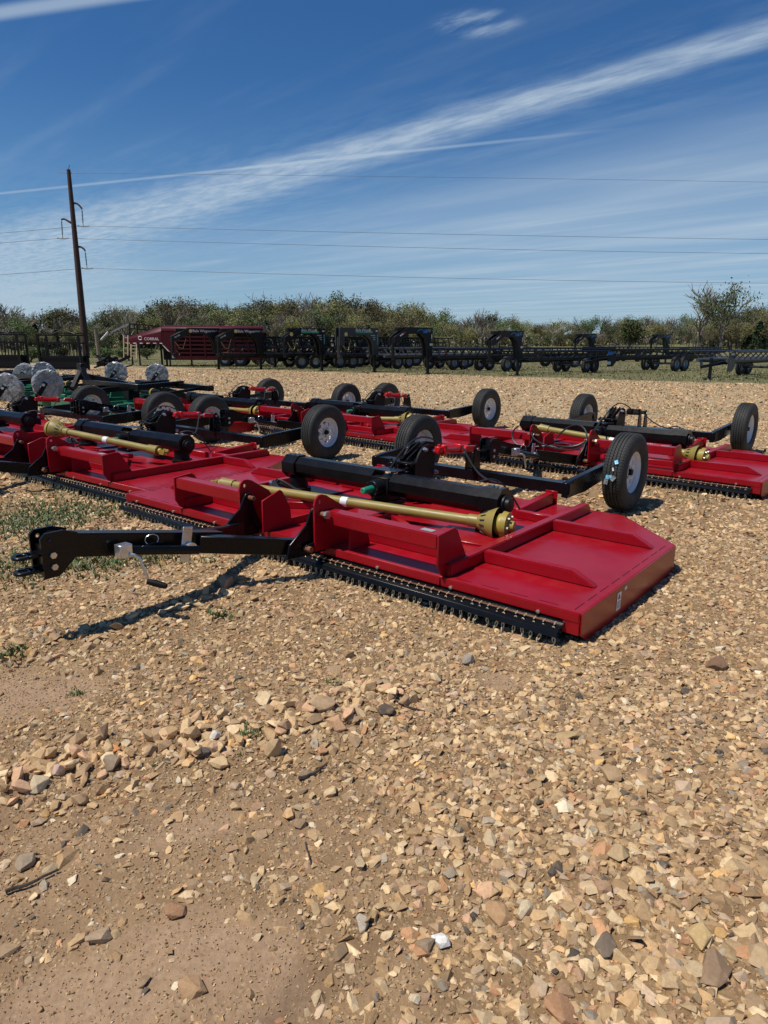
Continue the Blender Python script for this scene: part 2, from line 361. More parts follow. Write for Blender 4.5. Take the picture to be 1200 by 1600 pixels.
def ground_material():
    m = bpy.data.materials.new('gravel_and_dirt'); m.use_nodes = True; T = NT(m.node_tree); p = m.node_tree.nodes['Principled BSDF']
    P = T.n('ShaderNodeNewGeometry').outputs['Position']; x, y, z = T.xyz(P)
    a = T.n('ShaderNodeAttribute', attribute_name='tint'); ar, ag, ab = T.xyz(a.outputs['Color'])   # r = bare dirt, g = grass
    big = T.noise(P, .8, 5, .6); mid = T.noise(P, 6, 6, .65); fin = T.noise(P, 55, 5, .7)
    dirt = T.mix(T.mr(mid, .3, .72), (.180, .108, .054, 1), (.31, .196, .102, 1))  # dirt brown, with the shade in gaps between stones darkened into it
    dirt = T.mix(T.mr(big, .38, .66), dirt, T.mix(.5, dirt, (.23, .145, .064, 1)))
    bdirt = T.mix(T.mr(fin, .3, .7), (.285, .182, .108, 1), (.395, .264, .165, 1))
    dirt = T.mix(T.m('MULTIPLY', ar, .85), dirt, bdirt)
    v1 = T.n('ShaderNodeTexVoronoi', feature='F1'); v1.inputs['Scale'].default_value = 95; T.l(P, v1.inputs['Vector'])
    h1, s1, l1 = T.xyz(v1.outputs['Color'])
    peb = T.mix(h1, (.20, .135, .070, 1), (.52, .38, .215, 1)); peb = T.mix(T.mr(s1, .86, .97), peb, (.36, .31, .26, 1)); peb = T.mix(T.mr(l1, .93, .99), peb, (.07, .06, .05, 1))
    d1 = v1.outputs['Distance']
    inst = T.mr(d1, .30, .52, 1, 0); sel = T.mr(T.noise(P, 14, 4), .42, .6)
    pf = T.m('MULTIPLY', T.m('MULTIPLY', inst, sel), T.m('SUBTRACT', .85, T.m('MULTIPLY', ar, .62)))
    near = T.mix(pf, dirt, peb)
    # farther out: coarse stone mottling the eye reads as gravel
    v2 = T.n('ShaderNodeTexVoronoi', feature='F1'); v2.inputs['Scale'].default_value = 26; T.l(P, v2.inputs['Vector'])
    h2, s2, l2 = T.xyz(v2.outputs['Color'])
    st = T.mix(h2, (.30, .205, .10, 1), (.76, .56, .325, 1)); st = T.mix(T.mr(v2.outputs['Distance'], .42, .62), st, (.13, .09, .05, 1))
    v3 = T.n('ShaderNodeTexVoronoi', feature='F1'); v3.inputs['Scale'].default_value = 7; T.l(P, v3.inputs['Vector'])
    h3 = T.xyz(v3.outputs['Color'])[0]
    st = T.mix(.35, st, T.mix(h3, (.28, .195, .10, 1), (.74, .56, .335, 1)))
    st = T.mix(T.m('MULTIPLY', T.mr(T.noise(P, .22, 6, .6), .42, .7), .35), st, (.42, .28, .15, 1))
    ff = T.mr(y, 6.5, 12)
    col_ = T.mix(ff, near, st)
    weed = T.m('MULTIPLY', T.mr(T.noise(T.comb(T.m('MULTIPLY', x, .6), T.m('MULTIPLY', y, 1.0)), .8, 7, .72), .60, .72), T.mr(y, 7, 14))
    col_ = T.mix(T.m('MULTIPLY', weed, .7), col_, (.075, .085, .03, 1))
    gr = T.mix(T.mr(T.noise(P, 2.2, 7, .7), .3, .7), (.095, .096, .034, 1), (.20, .175, .085, 1))
    gr = T.mix(T.mr(T.noise(P, .16, 5, .6), .42, .7), gr, (.14, .135, .055, 1))
    gr = T.mix(T.mr(T.noise(T.comb(T.m('MULTIPLY', x, .12), T.m('MULTIPLY', y, .8), 3.), 1.0, 5, .6), .58, .66), gr, (.15, .105, .07, 1))
    col_ = T.mix(T.m('MULTIPLY', ab, .75), col_, (.085, .052, .030, 1))
    ed = T.m('ADD', T.m('SUBTRACT', y, T.m('SUBTRACT', 33.6, T.m('MULTIPLY', x, .52))), T.m('MULTIPLY', T.m('SUBTRACT', T.noise(P, .7, 6, .65), .5), 6))
    col_ = T.mix(T.mr(ed, -.5, .6), col_, gr)
    T.l(col_, p.inputs['Base Color']); p.inputs['Roughness'].default_value = .92; p.inputs['Specular IOR Level'].default_value = .25
    b = T.n('ShaderNodeBump'); b.inputs['Strength'].default_value = .8; b.inputs['Distance'].default_value = .006
    hgt = T.m('ADD', T.m('MULTIPLY', T.m('SUBTRACT', 1, d1), T.m('MULTIPLY', sel, T.m('SUBTRACT', 1.0, T.m('MULTIPLY', ar, .7)))), T.m('MULTIPLY', fin, .9))
    T.l(hgt, b.inputs['Height'])
    b2 = T.n('ShaderNodeBump'); b2.inputs['Strength'].default_value = .9; b2.inputs['Distance'].default_value = .03
    T.l(T.m('MULTIPLY', T.m('SUBTRACT', 1, v2.outputs['Distance']), ff), b2.inputs['Height']); T.l(b.outputs[0], b2.inputs['Normal'])
    T.l(b2.outputs[0], p.inputs['Normal']); return m
e_ = sst(-.8, .8, GY-yard_edge(GX)+(fbm(GX, GY, .9, 31)-.5)*2.5).ravel()
SX, SY = ground_at(476, 1520); TX, TY = ground_at(440, 1580)
stain = np.exp(-(seg_dist(GX, GY, [(SX, SY), (TX, TY), ground_at(400, 1640)])/.055)**2)*np.clip(fbm(GX, GY, 9, 40)*1.9-.25, 0, 1)
tint = np.stack([bare(GX, GY).ravel(), e_, stain.ravel()], -1)
g = bpy.data.objects.new('ground', np_mesh('ground', co, quads, ground_material(), True, tint)); COL.objects.link(g); g['kind'] = 'structure'

# ------------------------------------------------------------------ loose stones
def stone_material():
    m = bpy.data.materials.new('stone'); m.use_nodes = True; T = NT(m.node_tree); p = m.node_tree.nodes['Principled BSDF']
    a = T.n('ShaderNodeAttribute', attribute_name='tint'); P = T.n('ShaderNodeTexCoord').outputs['Object']
    c = T.mix(T.mr(T.noise(P, 90, 5, .7), .25, .75), T.mix(1., a.outputs['Color'], (.78, .74, .68, 1), 'MULTIPLY'), a.outputs['Color'])
    c = T.mix(T.m('MULTIPLY', T.mr(T.noise(P, 30, 4), .52, .70), .4), c, (.36, .24, .14, 1))
    T.l(c, p.inputs['Base Color']); p.inputs['Roughness'].default_value = .8; p.inputs['Specular IOR Level'].default_value = .3
    b = T.n('ShaderNodeBump'); b.inputs['Strength'].default_value = .5; b.inputs['Distance'].default_value = .004
    T.l(T.noise(P, 140, 5, .7), b.inputs['Height']); T.l(b.outputs[0], p.inputs['Normal']); return m
M_STONE = stone_material()
RS = np.random.RandomState(5)
def hull(n, sd, flat):
    r = np.random.RandomState(sd); p = r.normal(size=(n, 3)); p /= np.linalg.norm(p, axis=1)[:, None]; p *= r.uniform(.62, 1.0, (n, 1))
    p *= np.array([1, r.uniform(.6, .95), r.uniform(*flat)])
    bm = bmesh.new(); vs = [bm.verts.new(v) for v in p]; bmesh.ops.convex_hull(bm, input=vs)
    for v in [v for v in bm.verts if not v.link_faces]: bm.verts.remove(v)
    bmesh.ops.triangulate(bm, faces=bm.faces); bmesh.ops.recalc_face_normals(bm, faces=bm.faces); bm.verts.index_update()
    v = np.array([x.co for x in bm.verts]); f = np.array([[x.index for x in fc.verts] for fc in bm.faces]); bm.free(); return v, f
H_NEAR = [hull((9, 10, 12, 15, 20, 26)[i % 6], i, (.30, .66)) for i in range(48)]; H_MID = [hull(8, 100+i, (.3, .6)) for i in range(24)]; H_TINY = [hull(6, 200+i, (.5, .8)) for i in range(12)]
PAL = np.array([(.44, .32, .20), (.52, .40, .26), (.38, .265, .16), (.58, .47, .33), (.46, .31, .22), (.33, .24, .165), (.50, .345, .20), (.30, .27, .235), (.66, .60, .50), (.43, .25, .15), (.11, .095, .085), (.47, .37, .29), (.60, .40, .19)])
PAL[:, 0] *= 1.00; PAL[:, 1] *= .925; PAL[:, 2] *= .78
PALW = np.array([20, 20, 17, 12, 8, 11, 10, 3.5, 1.6, 4, 2.0, 6, 1.5]); PALW = PALW/PALW.sum()
def stones(name, x, y, size, hulls, tilt=.45, sink=.12, seed=0, tone=1.):
    r = np.random.RandomState(seed); n = len(x); zz = gz(x, y); va, fa, ca = [], [], []; off = 0
    idx = r.randint(0, len(hulls), n); colr = PAL[r.choice(len(PAL), n, p=PALW)]*r.lognormal(.06, .20, (n, 1)).clip(.6, 1.5)*tone
    yaw = r.uniform(0, 2*pi, n); tx = r.normal(0, tilt, n); ty = r.normal(0, tilt, n)
    for h in range(len(hulls)):
        v, f = hulls[h]; s = np.where(idx == h)[0]
        if not len(s): continue
        cyw, syw, cx, sx, cy, sy = np.cos(yaw[s]), np.sin(yaw[s]), np.cos(tx[s]), np.sin(tx[s]), np.cos(ty[s]), np.sin(ty[s])
        V = v[None]*size[s][:, None, None]
        a, b, c = V[..., 0], V[..., 1], V[..., 2]
        b, c = b*cx[:, None]-c*sx[:, None], b*sx[:, None]+c*cx[:, None]
        a, c = a*cy[:, None]+c*sy[:, None], -a*sy[:, None]+c*cy[:, None]
        a, b = a*cyw[:, None]-b*syw[:, None], a*syw[:, None]+b*cyw[:, None]
        V = np.stack([a+x[s][:, None], b+y[s][:, None], c+(zz[s]+size[s]*sink)[:, None]], -1).reshape(-1, 3)
        F = (f[None]+(np.arange(len(s))*len(v))[:, None, None]+off).reshape(-1, 3)
        va.append(V); fa.append(F); ca.append(np.repeat(colr[s], len(v), 0)); off += len(V)
    o = bpy.data.objects.new(name, np_mesh(name, np.concatenate(va), np.concatenate(fa), M_STONE, False, np.concatenate(ca))); COL.objects.link(o)
    o['kind'] = 'stuff'; return o
def scatter(n, y0, y1, wid=.60, seed=0, power=1.):
    r = np.random.RandomState(seed); y = (y0**2+(y1**2-y0**2)*r.uniform(0, 1, n)) ** .5 if power == 1 else y0*(y1/y0)**r.uniform(0, 1, n)
    x = r.uniform(-1, 1, n)*(wid*y+.28); return x, y, r
def keep(x, y, r, prob): k = r.uniform(0, 1, len(x)) < prob; return x[k], y[k]
# near: angular pieces, tight cover on the right, thin over the packed dirt
x, y, r = scatter(46000, .95, 5.4, seed=1)
dens = np.clip(1.0-.86*bare(x, y)-.20*sst(.45, -.5, x-.02)*sst(2.1, 1.6, y)+.5*ridge(x, y), .06, 1)
x, y = keep(x, y, r, dens); sz = np.clip(r.lognormal(math.log(.0135), .45, len(x)), .005, .042)*(1+.35*sst(.1, .8, x)*sst(2.4, 1.5, y))
ob = stones('gravel', x, y, sz*(1-.35*bare(x, y)), H_NEAR, .34, .02, 2)
x, y, r = scatter(9000, .95, 2.9, seed=13)
x, y = keep(x, y, r, np.clip(.9-1.1*bare(x, y)-.8*sst(.25, -.35, x), .02, 1)); stones('gravel', x, y, np.clip(r.lognormal(math.log(.019), .32, len(x)), .01, .04), H_NEAR, .35, .05, 14)
x, y, r = scatter(6500, .95, 6.5, seed=3)
x, y = keep(x, y, r, np.clip(.5-.48*bare(x, y)+.3*ridge(x, y)+.2*(x > .2), .02, 1)); stones('gravel', x, y, np.clip(r.lognormal(math.log(.027), .28, len(x)), .015, .06), H_NEAR, .3, .02, 4)
x, y, r = scatter(70000, .95, 3.8, seed=5)
x, y = keep(x, y, r, np.clip(1-.1*bare(x, y), .1, 1)); stones('gravel', x, y, r.uniform(.0028, .0078, len(x)), H_TINY, .6, .2, 6, .95)
x, y, r = scatter(42000, 5.0, 14, seed=7)
stones('gravel', x, y, np.clip(r.lognormal(math.log(.026), .4, len(x)), .012, .075), H_MID, .4, .1, 8, 1.15)
x, y, r = scatter(30000, 14, 36, seed=9)
x, y = keep(x, y, r, (y < yard_edge(x)-.3)*1.); stones('gravel', x, y, np.clip(r.lognormal(math.log(.045), .35, len(x)), .02, .11), H_TINY, .4, .1, 10, 1.2)

def rock_mesh(seed, size, col, flat=.6, n=20):
    r = random.Random(seed); bm = bmesh.new()
    pts = []
    for i in range(n):
        a = Vector((r.gauss(0, 1), r.gauss(0, 1), r.gauss(0, 1))).normalized()*r.uniform(.78, 1.08); pts.append(bm.verts.new((a.x*size[0], a.y*size[1], a.z*size[2])))
    bmesh.ops.convex_hull(bm, input=pts)
    for v in [v for v in bm.verts if not v.link_faces]: bm.verts.remove(v)
    bmesh.ops.triangulate(bm, faces=bm.faces)
    bmesh.ops.dissolve_limit(bm, angle_limit=.12, verts=bm.verts, edges=bm.edges)
    bmesh.ops.bevel(bm, geom=bm.edges[:], offset=min(size)*.045, segments=1, affect='EDGES', clamp_overlap=True)
    bmesh.ops.recalc_face_normals(bm, faces=bm.faces)
    for f in bm.faces: f.smooth = False
    me = bpy.data.meshes.new('rock'); bm.to_mesh(me); bm.free()
    at = me.color_attributes.new('tint', 'FLOAT_COLOR', 'POINT'); at.data.foreach_set('color', list((*col, 1))*len(me.vertices)); me.materials.append(M_STONE); return me
ROCKS = [ # px, py, half sizes in px-ish metres, colour, label
    (688, 1466, (.030, .022, .020), (.74, .72, .68), 'white angular rock, brightest stone in the near right gravel'),
    (766, 1306, (.040, .026, .018), (.50, .42, .30), 'grey and tan striped flat rock in the gravel right of centre'),
    (502, 1114, (.075, .045, .040), (.48, .36, .25), 'broad tan boulder at the right end of the low stone ridge'),
    (527, 1138, (.055, .040, .036), (.50, .33, .22), 'round pinkish tan rock just below the broad boulder'),
    (428, 1180, (.030, .040, .050), (.50, .38, .24), 'upright tan rock standing right of the small grass tuft'),
    (62, 1234, (.042, .034, .032), (.50, .44, .34), 'pale rock at the left end of the stone ridge'),
    (176, 1204, (.036, .034, .038), (.36, .30, .24), 'grey brown blocky rock in the middle of the stone ridge'),
    (338, 1178, (.045, .034, .030), (.50, .36, .28), 'pinkish tan rock left of the small grass tuft'),
    (336, 1160, (.034, .022, .022), (.66, .62, .55), 'small whitish rock on top of the stone ridge'),
    (93, 1215, (.026, .022, .030), (.60, .42, .34), 'white and rusty stained rock leaning on the ridge'),
    (318, 1187, (.030, .024, .022), (.12, .11, .105), 'dark charcoal rock at the foot of the ridge'),
    (182, 1178, (.026, .020, .018), (.62, .30, .12), 'orange stained rock on the stone ridge'),
    (1092, 1463, (.050, .032, .022), (.52, .40, .22), 'ochre flat rock in the gravel at the right'),
    (1115, 1512, (.072, .048, .022), (.27, .195, .14), 'large dark brown flat rock near the right edge'),
    (1185, 1492, (.05, .05, .03), (.46, .36, .24), 'tan rock cut by the right edge of the picture'),
    (820, 1416, (.044, .026, .020), (.62, .55, .42), 'cream long rock beside a brown one in the near gravel'),
    (778, 1422, (.046, .038, .026), (.42, .28, .17), 'brown triangular rock left of the cream one'),
    (875, 1577, (.045, .045, .025), (.40, .24, .15), 'reddish brown flat rock at the bottom edge'),
    (950, 1208, (.050, .042, .026), (.42, .31, .20), 'round brown flat stone in the gravel below the deck corner'),
    (885, 1150, (.075, .045, .018), (.44, .34, .20), 'long ochre slab lying flat in the gravel'),
    (731, 1029, (.042, .034, .034), (.32, .30, .28), 'small grey block of stone below the front chains'),
    (604, 1118, (.045, .040, .035), (.12, .10, .09), 'dark grey rock at the right end of the ridge'),
    (1120, 1040, (.060, .055, .040), (.20, .13, .09), 'dark brown round rock in the gravel far right of the deck'),
    (355, 915, (.070, .055, .050), (.40, .31, .22), 'squarish rock in the shade of the drawbar'),
    (690, 1020, (.030, .024, .022), (.60, .50, .38), 'pale rock below the front chains'),
    (565, 1440, (.028, .020, .020), (.50, .47, .42), 'light grey rock in the lower gravel near the dirt patch'),
    (945, 1475, (.040, .030, .030), (.17, .14, .12), 'dark brown rock in the lower right gravel'),
    (300, 1540, (.040, .032, .016), (.40, .27, .17), 'brown rock half buried in the bare dirt patch'),
    (272, 1418, (.040, .030, .018), (.36, .22, .14), 'reddish flat rock lying in the bare dirt'),
    (42, 1342, (.036, .030, .024), (.32, .27, .22), 'grey tan split rock at the left side above the black stick'),
]
for i, (px_, py_, s, c, lb) in enumerate(ROCKS):
    x_, y_ = ground_at(px_, py_+6); rr = random.Random(i)
    o = bpy.data.objects.new('rock', rock_mesh(i+7, s, c if 'whit' in lb else (c[0]*1.05, c[1]*.96, c[2]*.82))); COL.objects.link(o)
    o.location = (x_, y_, float(gz(x_, y_))+s[2]*.45); o.rotation_euler = (rr.uniform(-.2, .2), rr.uniform(-.2, .2), rr.uniform(0, 6)); tag(o, lb, 'rock', 'larger rocks lying in the gravel')
rk = [rock_mesh(500+i, (.034, R.uniform(.018, .028), R.uniform(.012, .022)), PAL[i % 6]*R.uniform(1.15, 1.5), n=15) for i in range(14)]
for i in range(190):
    a = R.choice(range(len(RIDGE)-1)); k = R.random(); bx, by = RIDGE[a]; ex, ey = RIDGE[a+1]
    x_, y_ = bx+(ex-bx)*k+R.gauss(0, .07), by+(ey-by)*k+R.gauss(0, .085); s = R.uniform(.62, 1.5)
    o = bpy.data.objects.new('rock', rk[i % 14]); COL.objects.link(o); o.location = (x_, y_, float(gz(x_, y_))+.008*s+max(0, R.gauss(.002, .010))); o.scale = (s*R.uniform(.8, 1.2), s, s)
    o.rotation_euler = (R.uniform(-.6, .6), R.uniform(-.6, .6), R.uniform(0, 6)); seg_ = ['beyond the left edge', 'at the left end', 'left of its middle', 'in its middle', 'right of its middle', 'near the weed tuft', 'at the right end'][min(6, a)]; nm_ = ('small ' if s < .9 else 'large ' if s > 1.15 else '')+['tan', 'light tan', 'brown', 'cream', 'pinkish', 'dull brown'][(i % 14) % 6]; tag(o, nm_+' rock heaped in the low stone ridge, '+seg_, 'rock', nm_+' ridge rocks '+seg_)

for i in range(60):
    a = R.choice(range(len(RIDGE2)-1)); k = R.random(); bx, by = RIDGE2[a]; ex, ey = RIDGE2[a+1]
    x_, y_ = bx+(ex-bx)*k+R.gauss(0, .12), by+(ey-by)*k+R.gauss(0, .14); s = R.uniform(.7, 1.6)
    o = bpy.data.objects.new('rock', rk[(i*5) % 14]); COL.objects.link(o); o.location = (x_, y_, float(gz(x_, y_))+.006*s); o.scale = (s*R.uniform(.8, 1.2), s, s)
    o.rotation_euler = (R.uniform(-.5, .5), R.uniform(-.5, .5), R.uniform(0, 6)); wh = ['at the far left', 'at the left', 'below the crank', 'where the shade ends'][a]
    tag(o, ('small' if s < 1.1 else 'large')+' loose rock in the scatter under the drawbar shadow, '+wh, 'rock', ('small' if s < 1.1 else 'large')+' rocks in the shaded scatter '+wh)

# sticks and weeds
M_STICK = mat('dead_wood', (.045, .032, .024), .85, var=.4, vscale=40, bump=.4)
def stick(pxs, r_, lb):
    P = [(*ground_at(*p), 0) for p in pxs]; P = [(a, b, float(gz(a, b))+r_*1.0+.006) for a, b, _ in P]
    pts = []
    for a, b in zip(P[:-1], P[1:]):
        for k in range(4): pts.append(Vector(a).lerp(Vector(b), k/4)+Vector((R.gauss(0, r_*.3), R.gauss(0, r_*.3), 0)))
    pts.append(Vector(P[-1])); m = MB().tube(pts, [r_*(1-.5*i/len(pts)) for i in range(len(pts))], 6)
    tag(m.build('stick', M_STICK, smooth=True), lb, 'stick')
stick([(468, 1222), (490, 1213), (511, 1198)], .007, 'short black charred stick lying below the stone ridge')
stick([(8, 1398), (45, 1385), (92, 1362)], .006, 'dark straight stick on the dirt at the left edge')
stick([(604, 1098), (632, 1117), (664, 1124)], .005, 'thin curved twig to the right of the stone ridge')
stick([(478, 1318), (486, 1352)], .003, 'thin short twig on the bare dirt')
stick([(805, 1168), (846, 1180)], .003, 'fine twig lying in the gravel right of centre')

M_GRASS = mat('weed_blades', (.075, .115, .025), .6, var=.35, vscale=30)
M_DRY = mat('dry_blades', (.30, .26, .15), .7, var=.3, vscale=30)
def blades(spots, hmax, seed, wd=.004):
    r = random.Random(seed); m = MB(); zs = gz(np.array([p[0] for p in spots]), np.array([p[1] for p in spots]))
    for (x_, y_), z_ in zip(spots, zs):
        z_ = float(z_); h = r.uniform(.4, 1)*hmax; a = r.uniform(0, 6.28); ln = r.uniform(.3, 1.1)*h; w_ = wd*r.uniform(.6, 1.3)
        dx, dy = cos(a), sin(a); b = Vector((x_, y_, z_-.004)); s_ = Vector((-dy, dx, 0))*w_
        p1 = b+Vector((dx*ln*.35, dy*ln*.35, h*.65)); p2 = b+Vector((dx*ln, dy*ln, h))
        m.add([b-s_, b+s_, p1+s_*.8, p1-s_*.8, p2], [(0, 1, 2, 3), (3, 2, 4)], 0 if r.random() < .82 else 1)
    return m
def patch(px_, py_, rad, n, r): 
    x_, y_ = ground_at(px_, py_); return [(x_+r.gauss(0, rad), y_+r.gauss(0, rad*.8)) for _ in range(n)]
r = random.Random(3); sp = []
for px_, py_, rad, n in ((60, 810, .35, 900), (120, 800, .3, 700), (25, 830, .25, 500), (150, 880, .22, 500), (190, 872, .16, 300), (20, 880, .25, 400), (60, 895, .15, 200), (215, 780, .12, 160), (110, 770, .2, 100),
                         (40, 790, .3, 120), (150, 765, .3, 100), (250, 880, .1, 60), (10, 1030, .05, 60), (345, 965, .04, 40)): sp += patch(px_, py_, rad, n, r)
o = blades(sp+[(a+R.gauss(0, .01), b+R.gauss(0, .01)) for a, b in sp[::2]], .052, 5, .0055).build('grass', [M_GRASS, M_DRY]); o['kind'] = 'stuff'
sp = []
for px_, py_, rad, n in ((330, 880, .1, 40), (700, 960, .25, 60), (1060, 780, .2, 60), (640, 740, .3, 160), (500, 780, .3, 60), (560, 730, .4, 200), (1100, 640, .5, 260), (980, 645, .5, 260), (1050, 640, .8, 300), (640, 636, .4, 160)): sp += patch(px_, py_, rad, n, r)
o = blades(sp, .05, 6, .005).build('grass', [M_GRASS, M_DRY]); o['kind'] = 'stuff'
for px_, py_, rad, n, h, lb in ((396, 1160, .028, 90, .035, 'small green weed tuft beside the upright tan rock'), (378, 1186, .02, 40, .02, 'tiny green weed tuft just under the larger tuft'), (120, 1082, .02, 60, .03, 'small dark weed tuft on the dirt at upper left'),
                            (525, 1072, .022, 50, .03, 'small weed tuft behind the broad tan boulder'), (246, 1210, .012, 25, .02, 'tiny weed tuft in the middle of the stone ridge')):
    tag(blades(patch(px_, py_, rad, n, r), h, int(px_), .0022).build('weed_tuft', [M_GRASS, M_DRY]), lb, 'weed tuft')
# far grass texture near the yard edge: short blades on the verge
r = random.Random(8); sp = []
for _ in range(16000):
    y_ = r.uniform(24, 52); x_ = r.uniform(-.62, .62)*y_
    if y_ > float(33.6-.52*x_)+r.gauss(0, .9): sp.append((x_, y_))
M_FIELD = mat('field_grass', (.12, .125, .045), .7, var=.3, vscale=2)
o = blades(sp, .10, 9, .02).build('grass', [M_FIELD, M_DRY]); o['kind'] = 'stuff'

# ------------------------------------------------------------------ red flat-deck mowers
def tyre_material():
    m = bpy.data.materials.new('tyre_tread'); m.use_nodes = True; T = NT(m.node_tree); p = m.node_tree.nodes['Principled BSDF']
    P = T.n('ShaderNodeTexCoord').outputs['Object']; x, y, z = T.xyz(P)
    rad_ = T.m('SQRT', T.m('ADD', T.m('MULTIPLY', y, y), T.m('MULTIPLY', z, z))); ang = T.m('ARCTAN2', y, z)
    zig = T.m('MULTIPLY', T.m('SINE', T.m('MULTIPLY', x, 95)), .010)
    s1 = T.m('SINE', T.m('MULTIPLY', T.m('ADD', ang, zig), 78)); s2 = T.m('SINE', T.m('ADD', T.m('MULTIPLY', T.m('ADD', ang, zig), 78), 2.4))
    side = T.mr(T.m('SINE', T.m('MULTIPLY', x, 150)), -.1, .1)
    sp = T.mr(T.mix(side, s1, s2), .45, .85, 1, 0)
    on = T.mr(rad_, .338, .346); sp = T.m('ADD', T.m('MULTIPLY', sp, on), T.m('SUBTRACT', 1, on))
    f = T.m('MULTIPLY', T.mr(T.noise(P, 7, 6, .7), .42, .75), .35)
    c = T.mix(f, T.mix(sp, (.005, .005, .005, 1), (.022, .022, .021, 1)), (.085, .075, .06, 1))
    T.l(c, p.inputs['Base Color']); p.inputs['Roughness'].default_value = .72
    b = T.n('ShaderNodeBump'); b.inputs['Strength'].default_value = 1; b.inputs['Distance'].default_value = .007
    ring = T.m('MULTIPLY', T.mr(T.m('SINE', T.m('MULTIPLY', rad_, 620)), .3, .9), T.m('MULTIPLY', T.mr(rad_, .25, .26), .12))
    T.l(T.m('ADD', sp, T.m('ADD', ring, T.m('MULTIPLY', T.noise(P, 60, 3), .15))), b.inputs['Height']); T.l(b.outputs[0], p.inputs['Normal']); return m
M_TYRE = tyre_material()
TR = .362
def tyre_profile():
    w2 = .103; pr = [(-.075, .192), (-.086, .205), (-.098, .24), (-w2, .275), (-.098, .315), (-.090, .338), (-.082, .350), (-.074, .356)]
    for g_ in (-.046, -.015, .016, .047):
        pr += [(g_-.0045, TR-.001-abs(g_)*.05), (g_-.003, TR-.012), (g_+.003, TR-.012), (g_+.0045, TR-.001-abs(g_)*.05)]
    pr += [(.074, .356), (.082, .350), (.090, .338), (.098, .315), (w2, .275), (.098, .24), (.086, .205), (.075, .192), (.06, .200), (-.06, .200)]
    return pr
def rim_mb():
    m = MB()
    m.lathe([(-.080, .205), (-.074, .196), (-.060, .186), (-.02, .168), (.03, .168), (.060, .186), (.074, .196), (.080, .205), (.082, .212), (.072, .210), (.056, .196), (.028, .178), (-.02, .178), (-.056, .196), (-.072, .210), (-.082, .212)], (0, 0, 0), 'x', 48, close=True)
    n = 40; holes = set()
    for k in range(8):
        c = k*5+2
        holes |= {(3, c), (3, (c+1) % n), (3, (c+2) % n), (2, (c+1) % n)}
    m.disc_holes(.018, [.036, .070, .094, .116, .140, .171], n, holes, .006)
    m.lathe([(.024, .040), (.034, .052), (.034, .036), (.024, .036)], (0, 0, 0), 'x', 24, close=True)
    return m
WM = {}
def wheel_meshes():
    WM['tyre'] = MB().lathe(tyre_profile(), (0, 0, 0), 'x', 72, close=True).mesh('tyre', M_TYRE, smooth=True)
    WM['rim'] = rim_mb().mesh('rim', M_WHT, smooth=True)
    WM['rim_s'] = rim_mb().mesh('rim', M_SIL, smooth=True)
    h = MB().lathe([(-.10, .001), (-.10, .035), (-.02, .042), (.030, .042), (.034, .030), (.062, .028), (.066, .001)], (0, 0, 0), 'x', 20)
    WM['hub'] = h.mesh('hub', M_BLKM, smooth=True)
    b = MB()
    for k in range(5):
        a = 2*pi*k/5; b.lathe([(.022, .001), (.022, .0125), (.042, .0125), (.046, .001)], (0, .056*cos(a), .056*sin(a)), 'x', 6)
    WM['nut'] = b.mesh('wheel_nuts', M_BOLT)
wheel_meshes()
def add_wheel(parent, x, y, z, side, rimkey='rim', scale=1., spin=0.):
    t_ = link_mesh('wheel', WM['tyre'], parent, (x, y, z), (spin, 0, 0 if side > 0 else pi), (scale,)*3 if scale != 1 else None)
    link_mesh('rim', WM[rimkey], t_); link_mesh('hub', WM['hub'], t_); link_mesh('wheel_nuts', WM['nut'], t_); return t_

DT = .183       # deck top
def chain_mesh(seed):
    r = random.Random(seed); m = MB(); z = .088; y = -.070
    def link(c, along, flip, k_=1.):
        pts = []
        for k in range(9):
            a = 2*pi*k/8; u_, w_ = cos(a)*.0078, sin(a)*.016
            pts.append(Vector(c)+Vector(along)*w_*1.1*k_+(Vector((1, 0, 0)) if flip else Vector((0, 1, 0)))*u_)
        m.tube(pts, .0033, 4, cap=False)
    link((0, -.054, .119), (0, .95, .30), False, .70)
    x = 0
    for k in range(4):
        dx = r.uniform(-.28, .28); dy = r.uniform(-.25, .1); al_ = Vector((dx, dy-.15, -1)).normalized()
        link((x, y, z), al_, k % 2 == 0); x += al_.x*.026; y += al_.y*.026; z += al_.z*.026
    return m.mesh('chain', M_CHAIN, smooth=True)
CHAINS = [chain_mesh(i) for i in range(7)]

def spring_pts(c, r_, h, turns, n=10):
    return [Vector((c[0]+r_*cos(2*pi*i/n), c[1]+r_*sin(2*pi*i/n), c[2]+h*i/(turns*n))) for i in range(turns*n+1)]
def hexbolt(m, c, ax, r_=.016, h=.014, mi=0):
    return m.lathe([(0, .0005), (0, r_), (h, r_), (h, .0005)], c, ax, 6, mi)

